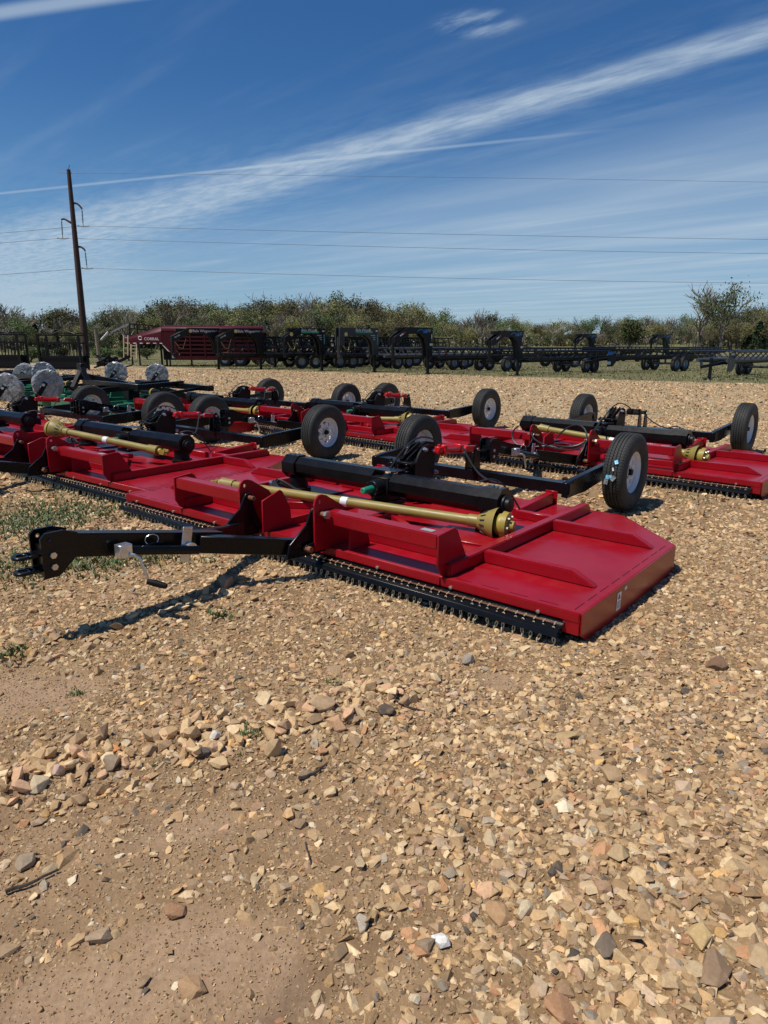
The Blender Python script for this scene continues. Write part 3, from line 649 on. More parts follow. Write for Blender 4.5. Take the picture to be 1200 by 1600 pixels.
def make_mower(v, label, group='red flat deck mowers parked in rows', hl=2.117, hr=2.117, near_right_rib=True, detail=2, pto=((1.10, .93, .275), (-1.46, .46, .30)), red_cyl=True, hoses='coil'):
    root = empty('rotary_mower', (v[0], v[1], 0), radians(v[2])); tag(root, label, 'mower', group)
    B = .004
    # deck ----------------------------------------------------------------
    cl, cr = min(1.546, hl), min(1.546, hr)
    yl = 1.525 if hl > 1.6 else 2.10; yr = 1.525 if hr > 1.6 else 2.10
    poly = [(-hl, .0), (hr, .0), (hr, yr)]+([(cr, 2.10)] if hr > 1.6 else [])+([(-cl, 2.10)] if hl > 1.6 else [])+[(-hl, yl)]
    deck = MB().prism(poly, 'z', DT-.010, DT).build('deck', M_RED, root, .003)
    for a, b in ((-hl, -1.272), (-1.268, 1.268), (1.272, hr)):
        MB().box(((a+b)/2, -.0055, DT-.026), (b-a, .011, .056)).build('front_lip', M_RED, root, .005, segs=2)
    seam = MB()
    for s, h in ((1, hr), (-1, hl)):
        if h > 1.6:
            for k in range(9): seam.box((s*(h-.045), .09+k*.165, DT+.0008), (.004, .12, .0016))
            for k in range(4): seam.box((s*(1.40+k*.175), .035, DT+.0008), (.11, .004, .0016))
    seam.build('weld_seam', M_WELD, root)
    for s, h in ((1, hr), (-1, hl)):
        y1 = 1.525 if h > 1.6 else 2.10
        MB().prism([(.0, DT+.001), (y1, DT+.001), (y1, .0), (.09, .0), (.0, .065)], 'x', s*h+.0005*s, s*(h+.010)).build('side_panel', M_RED, root, .002)
        if h > 1.6:
            a = Vector((s*(h+.004), 1.527, DT/2)); b = Vector((s*1.548, 2.105, DT/2)); MB().beam(a, b, .008, DT).build('corner_panel', M_RED, root)
        MB().box((s*(h-.045), -.001, .108), (.088, .014, .090)).build('corner_gusset', M_RED, root, .002)
    MB().box(((cr-cl)/2, 2.104, .13), (cr+cl-.02, .008, .106)).build('rear_panel', M_RED, root)
    # stiffening ribs --------------------------------------------------------
    for s in (1, -1):
        MB().prism([(.022, DT+.001), (.022, DT+.078), (1.99, DT+.078), (2.03, DT+.035), (2.03, DT+.001)], 'x', s*1.252, s*1.318).build('long_rib', M_RED, root, .006, segs=2)
    for s, h in ((1, hr), (-1, hl)):
        if h < 1.6: continue
        for k, yy in enumerate((.41, 1.36)):
            if s == 1 and k == 0 and not near_right_rib: continue
            e = min(2.03, h-.06)
            MB().prism([(s*1.320, DT+.001), (s*1.320, DT+.076), (s*(e-.14), DT+.076), (s*(e-.01), DT+.012), (s*e, DT+.001)], 'y', yy-.03, yy+.03).build('cross_rib', M_RED, root, .006, segs=2)
    for s in (1, -1):
        MB().prism([(1.50, DT+.001), (1.50, DT+.07), (2.06, DT+.10), (2.09, DT+.10), (2.09, DT+.001)], 'x', s*.90, s*.965).build('axle_rib', M_RED, root, .005)
        MB().box((s*.9325, 2.117, DT+.03), (.11, .012, .16)).build('axle_lug', M_RED, root, .003)
        MB().box((s*1.098, 1.495, DT+.033), (.300, .05, .064)).build('inner_rib', M_RED, root, .005)
        MB().box((s*.44, 1.47, DT+.033), (.84, .05, .064)).build('inner_rib', M_RED, root, .005)
        MB().box((s*.815, .30, DT+.030), (.86, .05, .058)).build('inner_rib', M_RED, root, .005)
        # raised mounting pad under each gearbox
        P_ = [(s*.72, .62), (s*1.20, .66), (s*1.24, 1.36), (s*.66, 1.40)]
        m = MB().prism([(p[0], p[1]) for p in P_], 'z', DT+.001, DT+.016); m.build('gearbox_pad', M_RED, root, .004)
        MB().beam((s*.30, .78, DT+.03), (s*.70, .52, DT+.03), .05, .056).build('brace_rib', M_RED, root, .004)
    MB().box((.19, .62, DT+.025), (.05, .60, .048)).build('inner_rib', M_RED, root, .004)
    MB().tube([Vector((.12, .66, DT))+Vector((0, 0, .045))*sin(a*pi/6)+Vector((.032, 0, 0))*cos(a*pi/6) for a in range(7)], .007, 6).build('lifting_eye', M_CYL, root, smooth=True)
    # front tool bar with end plates, hitch ears -----------------------------
    for s in (1, -1):
        MB().box((s*.827, .0, .398), (.884, .10, .088)).build('front_tube', M_RED, root, .008, segs=2)
        MB().prism([(-.060, .262), (-.060, .446), (.105, .460), (.135, .440), (.235, .262), (.245, DT+.0005), (.012, DT+.0005), (-.02, .20)], 'x', s*1.272, s*1.285).build('end_plate', M_RED, root, .002)
        MB().plate_hole([(-.135, DT+.001), (-.135, .49), (-.122, .528), (-.095, .550), (-.062, .552), (-.025, .540), (.135, .442), (.19, .36), (.20, DT+.001)], (-.085, .508), .014, 'x', s*.364, s*.378).build('hitch_ear', M_RED, root)
        MB().prism([(.03, DT+.001), (.03, .345), (.19, .345), (.23, DT+.001)], 'x', s*.52, s*.53).build('gusset', M_RED, root)
        a, b = (.30, .425) if s > 0 else (-.425, -.27)
        pn = MB().lathe([(a, .001), (a, .017), (b, .017), (b, .001)], (0, -.085, .430), 'x', 12)
        pin = pn.build('hitch_pin', M_RUST, root, smooth=True)
        if s > 0: hexbolt(MB(), (.426, -.085, .430), 'x', .026, .022).build('pin_head', M_BOLT, pin)
    MB().prism([(-.055, DT+.001), (-.055, .415), (.115, .468), (.135, .455), (.205, .33), (.215, DT+.055), (.95, DT+.048), (.96, DT+.001)], 'x', -.232, -.218).build('centre_plate', M_RED, root, .002)
    # chain guard -----------------------------------------------------------
    L0, L1 = -hl+.03, hr-.075
    MB().box(((L0+L1)/2, .012, .122), (L1-L0-.12, .008, .062)).build('skirt_plate', M_BLKM, root)
    MB().prism([(.006, .116), (.006, .123), (-.095, .094), (-.106, .064), (-.099, .064), (-.090, .087)], 'x', L0, L1).build('chain_shelf', M_BLK, root, .0015)
    MB().tube([(L0+.03, -.052, .119), (L1-.03, -.052, .119)], .0045, 6).build('chain_rod', M_RUST, root)
    nb = MB()
    for k in range(8): nb.lathe([(0, .001), (0, .011), (-.008, .011), (-.010, .001)], (L0+.15+(L1-L0-.3)*k/7, -.0113, .139), 'y', 8)
    nb.build('skirt_bolts', M_BOLT, root)
    N = int((L1-L0)/(.054))
    if detail == 2:
        for k in range(N):
            link_mesh('chain', CHAINS[k % 7], root, (L0+.04+(L1-L0-.08)*k/(N-1)+R.uniform(-.004, .004), 0, R.uniform(-.003, .003)), (0, 0, R.uniform(-.08, .08)))
    else:
        # joined row
        m = MB()
        for k in range(N):
            me = CHAINS[k % 7]; ox = L0+.04+(L1-L0-.08)*k/(N-1)
            m.add([(v_.co.x+ox, v_.co.y, v_.co.z) for v_ in me.vertices], [tuple(p.vertices) for p in me.polygons])
        m.build('chain', M_CHAIN, root, smooth=True, kind='stuff')
    bk = MB()
    for k in range(0): pass
    # drive line: octagonal covers, gearboxes --------------------------------
    def octa(m, x0, x1, r_, cy=1.04, cz=.405, mi=0):
        pts = [(cy+r_*cos(pi/8+k*pi/4), cz+r_*sin(pi/8+k*pi/4)) for k in range(8)]
        return m.prism(pts, 'x', x0, x1, mi)
    octa(MB(), -.955, -.075, .094, cz=.425).build('drive_cover', M_BLK, root)
    octa(MB(), .105, .93, .094).build('drive_cover', M_BLK, root)
    MB().box((.015, 1.07, .508), (.24, .14, .006)).build('cover_strap', M_BLK, root, .002)
    for s in (1, -1):
        e = .93 if s > 0 else .955; cz = .405 if s > 0 else .418
        gb = octa(MB(), s*(e+.001), s*(e+.155), .112, cz=cz).build('gearbox_cover', M_BLK, root)
        MB().lathe([(s*(e+.155), .072), (s*(e+.175), .070), (s*(e+.180), .052), (s*(e+.205), .050), (s*(e+.210), .001)], (0, 1.04, cz-.01), 'x', 20).build('gearbox_cap', M_BLKM, gb, smooth=True)
        bb = MB()
        for k in range(3): bb.lathe([(0, .001), (0, .011), (.012, .011), (.013, .001)], (s*(e+.05+.04*k), 1.06-.02*k, cz+.103), 'z', 6)
        bb.build('cover_bolts', M_BOLT, gb)
        MB().lathe([(DT+.016, .11), (DT+.05, .11), (DT+.055, .085), (.33, .080), (.33, .02)], (s*(e+.05), 1.04, 0), 'z', 18).build('gearbox', M_BLKM, root, smooth=True)
    cg = MB().box((.015, 1.03, .37), (.17, .17, .19)); cg.lathe([(-.13, .001), (-.13, .062), (-.10, .066), (0, .070)], (.015, .985, .385), 'y', 16)
    for k in range(8):
        a = 2*pi*k/8; cg.lathe([(-.012, .001), (-.012, .009), (0, .009)], (.015+.055*cos(a), .857, .385+.055*sin(a)), 'y', 6)
    cg.box((.015, 1.03, .255), (.22, .24, .04)); cgo = cg.build('centre_gearbox', M_BLKM, root, .004)
    MB().lathe([(-.24, .001), (-.24, .020), (-.235, .026), (-.13, .030), (-.13, .001)], (.015, .985, .385), 'y', 14).build('input_shaft_cap', M_GRNC if hoses == 'coil' else M_BLKM, cgo, smooth=True)
    # PTO shaft --------------------------------------------------------------
    if pto:
        a, b = Vector(pto[0]), Vector(pto[1]); d = (b-a).normalized()
        A = lambda t_: a+d*t_
        L = (b-a).length
        sh = MB().tube([A(.20), A(L-.22)], .038, 20).build('pto_shaft', M_YEL, root, smooth=True)
        MB().tube([A(.13), A(.215)], [.046, .046], 20).build('shaft_collar', M_YEL, sh, smooth=True)
        MB().tube([A(.00), A(.015), A(.07), A(.14), A(.145)], [.118, .114, .088, .052, .03], 28, cap=False).build('shaft_bell', M_YEL, sh, smooth=True)
        bs = MB()
        x_ = d.cross(Vector((0, 0, 1))).normalized(); y_ = d.cross(x_)
        for k in range(14):
            g_ = 2*pi*k/14; n_ = x_*cos(g_)+y_*sin(g_); bs.beam(A(.072)+n_*.090, A(.112)+n_*.0715, .008, .003, n_)
        bs.build('bell_slots', M_INK, sh)
        cl_ = MB().tube([A(-.085), A(-.078), A(-.040), A(-.036), A(-.010), A(.015)], [.060, .092, .098, .078, .078, .060], 28)
        cl_.tube([A(-.120), A(-.085)], [.034, .040], 18)
        clo = cl_.build('slip_clutch', M_YELB, sh, smooth=True)
        bb = MB()
        for k in range(6):
            g_ = 2*pi*k/6; n_ = x_*cos(g_)+y_*sin(g_); bb.tube([A(-.098)+n_*.066, A(-.082)+n_*.066], .010, 6)
        bb.tube([A(-.1225), A(-.119)], .021, 14)
        bb.build('clutch_bolts', M_BOLT, clo)
        MB().tube([A(L-.23), A(L-.14), A(L-.10)], [.048, .052, .056], 16).build('shaft_bell', M_YEL, sh, smooth=True)
        yk = MB().tube([A(L-.10), A(L-.06)], .030, 12); yk.beam(A(L-.06)+x_*.03, A(L+.01)+x_*.03, .014, .05); yk.beam(A(L-.06)-x_*.03, A(L+.01)-x_*.03, .014, .05)
        yk.tube([A(L-.0)-x_*.045, A(L-.0)+x_*.045], .014, 10); yk.build('shaft_yoke', M_YELB, sh, smooth=False)
        MB().tube([A(L*.48-.03), A(L*.48+.03)], .0388, 20, cap=False).build('shaft_sticker', M_STK, sh, smooth=True)
    # axle: beam, arms, wheels ------------------------------------------------
    MB().box((0, 2.20, .315), (2.16, .125, .095)).build('axle_beam', M_BLK, root, .006, segs=2)
    for s in (1, -1):
        arm = MB().prism([(2.135, .240), (2.135, .368), (2.28, .385), (3.02, .425), (3.15, .405), (3.17, .33), (3.02, .29), (2.50, .235)], 'x', s*1.010, s*1.066)
        arm.build('axle_arm', M_BLK, root, .005)
        MB().lathe([(s*.995, .001), (s*.995, .045), (s*1.13, .042), (s*1.13, .001)], (0, 3.10, .345), 'x', 16).build('spindle', M_BLKM, root, smooth=True)
        add_wheel(root, s*1.193, 3.108, .345, s, 'rim', 1., R.uniform(0, 6))
    po = MB()
    for x_ in (.055, .135): po.prism([(2.14, .362), (2.15, .50), (2.165, .585), (2.19, .60), (2.215, .585), (2.25, .47), (2.26, .362)], 'x', x_-.008, x_+.008)
    po.build('lift_post', M_BLK, root, .002)
    # lift linkage: side plates, springs, cylinder -----------------------------
    lb = MB()
    for x_ in (-.075, .062):
        lb.prism([(1.34, .34), (1.34, .50), (1.40, .60), (1.46, .655), (1.54, .670), (1.60, .645), (1.63, .59), (1.62, .44), (1.58, .30), (1.55, .25), (1.40, .25)], 'x', x_-.010, x_+.010)
    lb.box((-.02, 1.30, .535), (.24, .09, .016)); lb.box((.02, 1.50, .27), (.26, .22, .10)); lb.box((0, 1.47, .45), (.11, .20, .20))
    for x_ in (-.035, .02): lb.beam((x_, 1.30, .54), (x_, 1.55, .66), .014, .05)
    lb.build('lift_bracket', M_BLKM, root, .002)
    for x_, y_ in ((-.12, 1.27), (-.045, 1.30), (.035, 1.28), (-.10, 1.37)):
        MB().tube(spring_pts((x_, y_, .35), .026, .18, 6), .0062, 5).build('spring', M_BLK, root, smooth=True)
        MB().tube([(x_, y_, .30), (x_, y_, .56)], .010, 6).build('spring_rod', M_BLKM, root)
    bb = MB()
    for y_, z_ in ((1.59, .605), (1.46, .63), (1.62, .42), (1.60, .34)):
        for x_, h in ((.073, .035), (-.086, -.03)): bb.lathe([(0, .001), (0, .019), (h*.5, .019), (h*.5, .012), (h, .012), (h, .001)], (x_, y_, z_), 'x', 8)
    bb.build('linkage_bolts', M_ZINC, root)
    a, b = Vector((.125, 1.58, .620)), Vector((.110, 2.19, .560)); d = (b-a).normalized(); x_ = d.cross(Vector((0, 0, 1))).normalized(); z_ = x_.cross(d)
    MC = M_CYL if red_cyl else M_BLKM
    cy = MB().tube([a+d*.07, a+d*.33], .034, 20); cyo = cy.build('hydraulic_cylinder', MC, root, smooth=True)
    MB().beam(a+d*.325, a+d*.36, .082, .082).build('cylinder_end_block', MC, cyo, .004)
    ec = MB().beam(a+d*.06, a+d*.095, .082, .082); ec.beam(a-d*.01, a+d*.062, .05, .05); ec.build('cylinder_end_block', MC, cyo, .004)
    td = MB()
    for sx in (-1, 1):
        for sz in (-1, 1): td.tube([a+d*.05+x_*.033*sx+z_*.033*sz, a+d*.37+x_*.033*sx+z_*.033*sz], .0055, 6)
    td.build('tie_rod', MC, cyo, smooth=True)
    MB().tube([a+d*.36, a+d*.48], .013, 12).build('piston_rod', M_ZINC, cyo, smooth=True)
    ce = MB().beam(a+d*.44, b+d*.02, .045, .05); ce.build('clevis', MC, cyo, .003)
    MB().lathe([(.035, .001), (.035, .012), (.155, .012), (.155, .001)], (0, 2.19, .555), 'x', 10).build('clevis_pin', M_ZINC, cyo, smooth=True)
    # hitch: black plates, A-frame, drawbar -------------------------------------
    def dz(y): return .25+(-.4-y)*.2125
    for s in (1, -1):
        MB().prism([(-.060, .462), (-.112, .462), (-.135, .425), (-.17, .36), (-.315, .262), (-.345, .170), (.005, .150), (.03, .20), (-.02, .30), (-.05, .38)], 'x', s*.322, s*.338).build('hitch_plate', M_BLK, root, .002)
        MB().beam((s*.300, -.20, .218), (s*.045, -.78, dz(-.78)-.005), .07, .105).build('frame_leg', M_BLK, root, .005)
        if s > 0:
            MB().beam((s*.36, -.20, .215), (s*.36, -.01, .235), .02, .05).build('frame_link', M_BLK, root, .003)
            MB().lathe([(.345, .001), (.345, .02), (.40, .02), (.40, .001)], (0, -.19, .215), 'x', 8).build('frame_bolt', M_RUST, root)
    MB().beam((0, -.60, dz(-.60)), (0, -1.63, dz(-1.63)), .10, .125).build('drawbar', M_BLK, root, .007, segs=2)
    y0, z0 = -1.60, dz(-1.60)
    for s in (1, -1):
        pl = [(y0+.09, z0+.055), (y0+.02, z0+.080), (y0-.07, z0+.080), (y0-.095, z0+.055), (y0-.095, z0-.150), (y0-.02, z0-.150), (y0+.09, z0-.055)]
        po_ = MB().plate_hole(pl, (y0-.055, z0+.045), .011, 'x', s*.052, s*.066).build('head_plate', M_BLK, root)
        nb = MB()
        for zz in (-.035, -.095):
            nb.lathe([(s*.066, .001), (s*.066, .017), (s*.080, .017), (s*.080, .001)], (0, y0-.045, z0+zz), 'x', 6)
        nb.build('head_bolts', M_BOLT, po_)
    for zz in (-.030, -.108):
        m = MB().box((0, y0-.10, z0+zz), (.085, .09, .016)); ring = []
        m.lathe([(-.008, .024), (-.008, .046), (.008, .046), (.008, .024)], (0, y0-.165, z0+zz), 'z', 20, close=True); m.build('clevis_tongue', M_BLK, root, .002)
    MB().box((0, y0-.07, z0-.07), (.10, .012, .16)).build('head_crossplate', M_BLK, root)
    # jack stored along the drawbar -----------------------------------------------
    def J(y, dzz=0, x=.118): return Vector((x, y, dz(y)+dzz))
    jk = MB().tube([J(-1.27, -.020), J(-.84, -.028)], .027, 16).build('jack_tube', M_BLK, root, smooth=True)
    MB().box(J(-1.30, -.020), (.062, .07, .072)).build('jack_gear_housing', M_ZINC, jk, .003)
    MB().box(J(-.90, .0, .094), (.006, .065, .21), Matrix.Rotation(-.2, 3, 'X')).build('jack_bracket', M_ZINC, root, .002)
    MB().lathe([(.094, .001), (.094, .036), (.128, .036), (.128, .001)], J(-.885, -.02, 0), 'x', 16).build('jack_pivot', M_ZINC, root, smooth=True)
    c0 = J(-1.285, -.035, .145); p1 = c0+Vector((.035, .01, 0)); p2 = p1+Vector((.012, .02, -.02)); p3 = p2+Vector((.01, .035, -.135))
    MB().tube([c0, p1, p2, p3], .0085, 8).build('crank_rod', M_ZINC, jk, smooth=True)
    MB().tube([p3+Vector((0, -.01, 0)), p3+Vector((.03, .02, -.012)), p3+Vector((.075, .055, -.028)), p3+Vector((.08, .06, -.03))], [.014, .019, .016, .008], 12).build('crank_grip', M_BLKM, jk, smooth=True)
    q = J(-1.12, .035, .10); MB().tube([q+Vector((.012*cos(a), .035*cos(a), .03*sin(a))) for a in [k*pi/5 for k in range(11)]], .0022, 4, cap=False).build('pin_ring', M_ZINC, root, smooth=True)
    MB().tube([q+Vector((0, -.06, -.03)), q+Vector((.01, .0, -.02)), q+Vector((0, .07, -.03))], .007, 6).build('locking_pin', M_BLK, root, smooth=True)
    hs_ = MB()
    for (x0, y0, z0, x1, y1, z1, hh) in ((.12, 1.66, .655, -.10, 1.20, .46, .16), (.13, 1.94, .63, .95, 1.22, .50, .06), (.80, 1.16, .50, 1.02, 1.40, .28, .10)):
        hs_.tube([(x0+(x1-x0)*k/10, y0+(y1-y0)*k/10, z0+(z1-z0)*k/10+hh*sin(pi*k/10)*(1 if hh > .07 else -1.6)) for k in range(11)], .0075, 6)
    hs_.build('hydraulic_hose', M_HOSE, root, smooth=True)
    # hoses --------------------------------------------------------------------
    if hoses == 'coil':
        m = MB()
        for k, (rx, ry, oz) in enumerate(((.30, .085, 0), (.27, .07, .018), (.24, .06, .030))):
            m.tube([Vector((-.86+rx*cos(a), .76+ry*sin(a)-.1*cos(a), DT+.085+oz+.012*sin(2*a+k))) for a in [j*pi/10 for j in range(20)]], .011, 7)
        ho = m.build('hose', M_HOSE, root, smooth=True)
        MB().tube([(-1.16, .84, DT+.10), (-1.04, .80, DT+.105)], .014, 8).build('hose_fitting', M_ZINC, ho, smooth=True)
    else:
        m = MB()
        def bez(P_, n=14):
            o = []
            for k in range(n+1):
                t_ = k/n; a_ = [Vector(p) for p in P_]
                while len(a_) > 1: a_ = [a_[i].lerp(a_[i+1], t_) for i in range(len(a_)-1)]
                o.append(a_[0])
            return o
        m.tube(bez([(-.55, -.10, .52), (-.75, -.15, .40), (-.45, -.25, .10), (-.2, -.15, .42), (.0, -.1, .30)]), .010, 7)
        m.tube(bez([(-.36, -.12, .46), (-.30, -.2, .30), (.1, -.25, .36), (.30, -.2, .20), (.37, -.1, .50)]), .010, 7)
        m.tube(bez([(-.10, .0, .40), (.0, .1, .62), (.35, .0, .75), (.42, -.1, .40), (.30, -.2, .20), (.36, -.16, .28)]), .010, 7)
        m.tube(bez([(-.25, .1, .30), (.1, -.3, .40), (.40, -.05, .20), (.36, -.1, .52), (.30, .5, .80), (.02, .95, .50)]), .010, 7)
        m.build('hose', M_HOSE, root, smooth=True)
    MB().box((1.16, .012, .4435), (.085, .045, .001)).build('rating_plate', M_STKG, root)
    return root

MA = make_mower(MOW['A'], 'nearest red mower, its drawbar and clevis pointing at the left edge')
MBr = make_mower(MOW['B'], 'red mower second from the front, its right wing tucked against the nearest one', hr=1.86, near_right_rib=False, detail=2, pto=((-.50, .40, .50), (1.04, .80, .345)))
MF = make_mower(MOW['F'], 'red mower at the right edge with black hoses looped over its hitch ears', detail=2, pto=((1.34, .56, .29), (-.74, .63, .43)), red_cyl=False, hoses='loop')
ME = make_mower(MOW['E'], 'red mower in the middle of the back row, seen between the two large near wheels', hl=1.45, detail=1, pto=((1.22, .84, .34), (-.6, .35, .27)))
MC_ = make_mower(MOW['C'], 'red mower farthest left in the near row, cut by the left edge', hr=1.50, detail=1, pto=None)
MD = make_mower(MOW['D'], 'red mower farthest back in the row beside the green ones', hl=1.40, hr=1.40, detail=1, pto=((1.10, .93, .30), (-.9, .7, .30)))
MF.location.z = .0; MBr.location.z = .0

# paper label with print on the near side panel, tyre labels
st = MB().box((2.1285, .505, .100), (.0012, .060, .105)).build('warning_label', M_STK, MA, label='white printed warning label on the side panel')
pr = MB()
pr.prism([(.487, .112), (.523, .112), (.505, .146)], 'x', 2.1292, 2.1297)
for k in range(4): pr.box((2.1294, .505, .096-.011*k), (.0006, .046, .004))
pr.build('label_print', M_INK, st)
st2 = MB().box((2.1285, .60, .150), (.0012, .035, .02)).build('warning_label', M_STK, MA)
wa = [c for c in MA.children if c.name.startswith('wheel')][0]
def tread_pt(wheel_c, x, ang, rr=TR+.004): return Vector((wheel_c[0]+x, wheel_c[1]-rr*cos(ang), wheel_c[2]+rr*sin(ang)))
wc = (1.193, 3.108, .345)
for x, ang, w_, h_, m_, tw in ((.030, .38, .030, .036, M_STKB, .4), (.012, .20, .012, .030, M_STK, .3), (.020, -.02, .050, .034, M_STKG, .9), (.0, .02, .024, .030, M_STKB, .2), (-.030, .0, .030, .036, M_STKB, -.1), (-.042, -.12, .036, .048, M_STKG, -.2)):
    c = tread_pt(wc, x, ang); n_ = Vector((0, -cos(ang), sin(ang))); up_ = Vector((0, sin(ang), cos(ang))); xr = Vector((1, 0, 0))
    rt = Matrix((xr*cos(tw)+up_*sin(tw), up_*cos(tw)-xr*sin(tw), n_)).transposed()
    m = MB(); hw, hh = w_/2, h_/2
    vs = [c+rt @ Vector((a*hw, b*hh, .004*((a*b) > 0)+z_)) for z_ in (0, .0015) for a, b in ((-1, -1), (1, -1), (1, 1), (-1, 1))]
    m.add(vs, [(0, 1, 2, 3), (7, 6, 5, 4), (0, 1, 5, 4), (1, 2, 6, 5), (2, 3, 7, 6), (3, 0, 4, 7)]); m.build('tyre_label', m_, MA)

# ------------------------------------------------------------------ green mowers with plastic-wrapped tail wheels
def wrap_material():
    m = bpy.data.materials.new('plastic_wrap'); m.use_nodes = True; T = NT(m.node_tree); p = m.node_tree.nodes['Principled BSDF']
    P = T.n('ShaderNodeTexCoord').outputs['Object']
    n1 = T.noise(P, 4.5, 5, .55, dist=2.5)
    T.l(T.mix(T.mr(n1, .38, .62), (.17, .177, .182, 1), (.34, .35, .355, 1)), p.inputs['Base Color'])
    p.inputs['Roughness'].default_value = .25; b = T.n('ShaderNodeBump'); b.inputs['Strength'].default_value = .6; b.inputs['Distance'].default_value = .02
    T.l(n1, b.inputs['Height']); T.l(b.outputs[0], p.inputs['Normal']); return m
M_WRAP = wrap_material()
def wrap_mesh(seed):
    r = random.Random(seed); bm = bmesh.new(); bmesh.ops.create_icosphere(bm, subdivisions=4, radius=1)
    from mathutils import noise as mn
    for v in bm.verts:
        p = v.co.copy(); q = p*2.2+Vector((seed*3.1, 0, 0)); rr = max(abs(p.x)*2.2, sqrt(p.y*p.y+p.z*p.z))
        p = p/rr; k = 1+.10*mn.noise(q)+.06*mn.noise(q*3)+.05*abs(mn.noise(q*6))
        v.co = Vector((p.x*.15*k*1.5, p.y*.33*k, p.z*.33*k+(-.05 if p.z < -.6 else 0)*r.random()))
    me = bpy.data.meshes.new('plastic_wrap'); bm.to_mesh(me); bm.free(); me.materials.append(M_WRAP); return me
WRAPS = [wrap_mesh(i) for i in range(4)]
def make_green(x, y, rz, label, wheels, half=1.7, frame=True):
    root = empty('rotary_mower', (x, y, 0), rz); tag(root, label, 'mower', 'green mowers with wrapped tail wheels')
    MB().prism([(-half, 0), (half, 0), (half, 1.7), (half-.4, 2.2), (-half+.4, 2.2), (-half, 1.7)], 'z', .20, .212).build('deck', M_GRN, root, .003)
    MB().box((0, -.006, .14), (2*half, .012, .15)).build('front_lip', M_GRN, root, .003)
    for s in (1, -1):
        MB().box((s*(half+.006), .85, .106), (.010, 1.7, .212)).build('side_panel', M_GRN, root, .002)
        for xx in (.45, 1.15): MB().box((s*xx, 1.1, .25), (.07, 2.1, .075)).build('long_rib', M_GRN, root, .005)
        MB().box((s*(half*.5+.35), .5, .245), (half*.7, .06, .06)).build('cross_rib', M_GRN, root, .005)
        MB().box((s*(half*.5+.35), 1.5, .245), (half*.7, .06, .06)).build('cross_rib', M_GRN, root, .005)
        MB().prism([(.9, .214), (.95, .42), (1.2, .45), (1.35, .214)], 'x', s*.78, s*.83).build('hinge_bracket', M_GRN, root, .003)
        MB().lathe([(.21, .12), (.30, .12), (.32, .09), (.50, .085), (.52, .03)], (s*1.0, 1.0, 0), 'z', 16).build('gearbox', M_BLKM, root, smooth=True)
        sh = MB().tube([(s*.15, 1.0, .45), (s*.85, 1.0, .45)], .035, 12).build('drive_shaft', M_BLKM, root, smooth=True)
        MB().tube([(s*.80, 1.0, .45), (s*.88, 1.0, .45), (s*.93, 1.0, .45)], [.05, .09, .09], 16).build('shaft_bell', M_YELB, sh, smooth=True)
    MB().box((0, 1.0, .38), (.22, .26, .32)).build('centre_gearbox', M_BLKM, root, .01)
    MB().box((0, 2.0, .52), (2*half*.9, .12, .12)).build('frame_beam', M_BLK, root, .005)
    MB().box((0, .55, .60), (2*half*.7, .10, .10)).build('frame_beam', M_BLK, root, .005)
    for s in (1, -1):
        MB().beam((s*.35, 0, .5), (s*.30, 2.1, .58), .08, .10).build('frame_rail', M_BLK, root, .005)
        MB().beam((s*1.2, .6, .40), (s*1.15, 1.95, .50), .05, .06).build('frame_rail', M_BLK, root, .005)
    inv = Matrix.Translation((x, y, 0)) @ Matrix.Rotation(rz, 4, 'Z'); inv = inv.inverted()
    for k, (wx, wy, wz, ax, ay, az, sc) in enumerate(wheels):
        c = inv @ Vector((wx, wy, wz)); a = inv @ Vector((ax, ay, az))
        wr = link_mesh('wheel', WRAPS[k % 4], root, c, (R.uniform(0, 6), 0, R.uniform(-.2, .2)-rz+radians(-72)), (sc,)*3)
        # arm on the camera side of the wheel
        side = inv.to_3x3() @ Vector((.06, -.31, 0))*sc
        ar = MB().beam(c+side+(c-a)*.12, a+side, .04, .11*sc); ar.beam(a+side, a+side*.6-Vector((0, 0, .30)), .06, .10)
        ar.build('tail_wheel_arm', M_BLK, root, .003)
        MB().tube([c+side*1.0, c+side*1.18], .032*sc, 12).build('axle_cap', M_ZINC, root, smooth=True)
        MB().tube([c-side*.5, c+side*1.0], .02, 8).build('wheel_axle', M_BLKM, root)
    return root
def wpt(px_, py_, y): v = at_depth(px_, py_, y); return (v.x, v.y, v.z)
rz = radians(-41)
G1 = make_green(-6.15, 14.0, rz, 'green mower with two wrapped tail wheels and a raised black A-frame', [(*wpt(181, 582, 17.2), *wpt(163, 606, 17.0), .78), (*wpt(246, 585, 17.2), *wpt(229, 609, 17.0), .78)])
G2 = make_green(-9.1, 16.6, rz, 'green mower far left with a large torn wrapped wheel standing above it', [(*wpt(75, 600, 14.2), *wpt(58, 632, 14.0), .88), (*wpt(12, 605, 14.2), *wpt(-5, 632, 14.0), .85)])
G3 = make_green(-12.2, 19.3, rz, 'farthest green mower, mostly hidden, with two small wrapped wheels', [(*wpt(40, 584, 18.2), *wpt(62, 603, 18.0), .8), (*wpt(100, 586, 18.6), *wpt(88, 606, 18.4), .7) if False else (*wpt(69, 583, 17.6), *wpt(86, 602, 17.4), .8)])
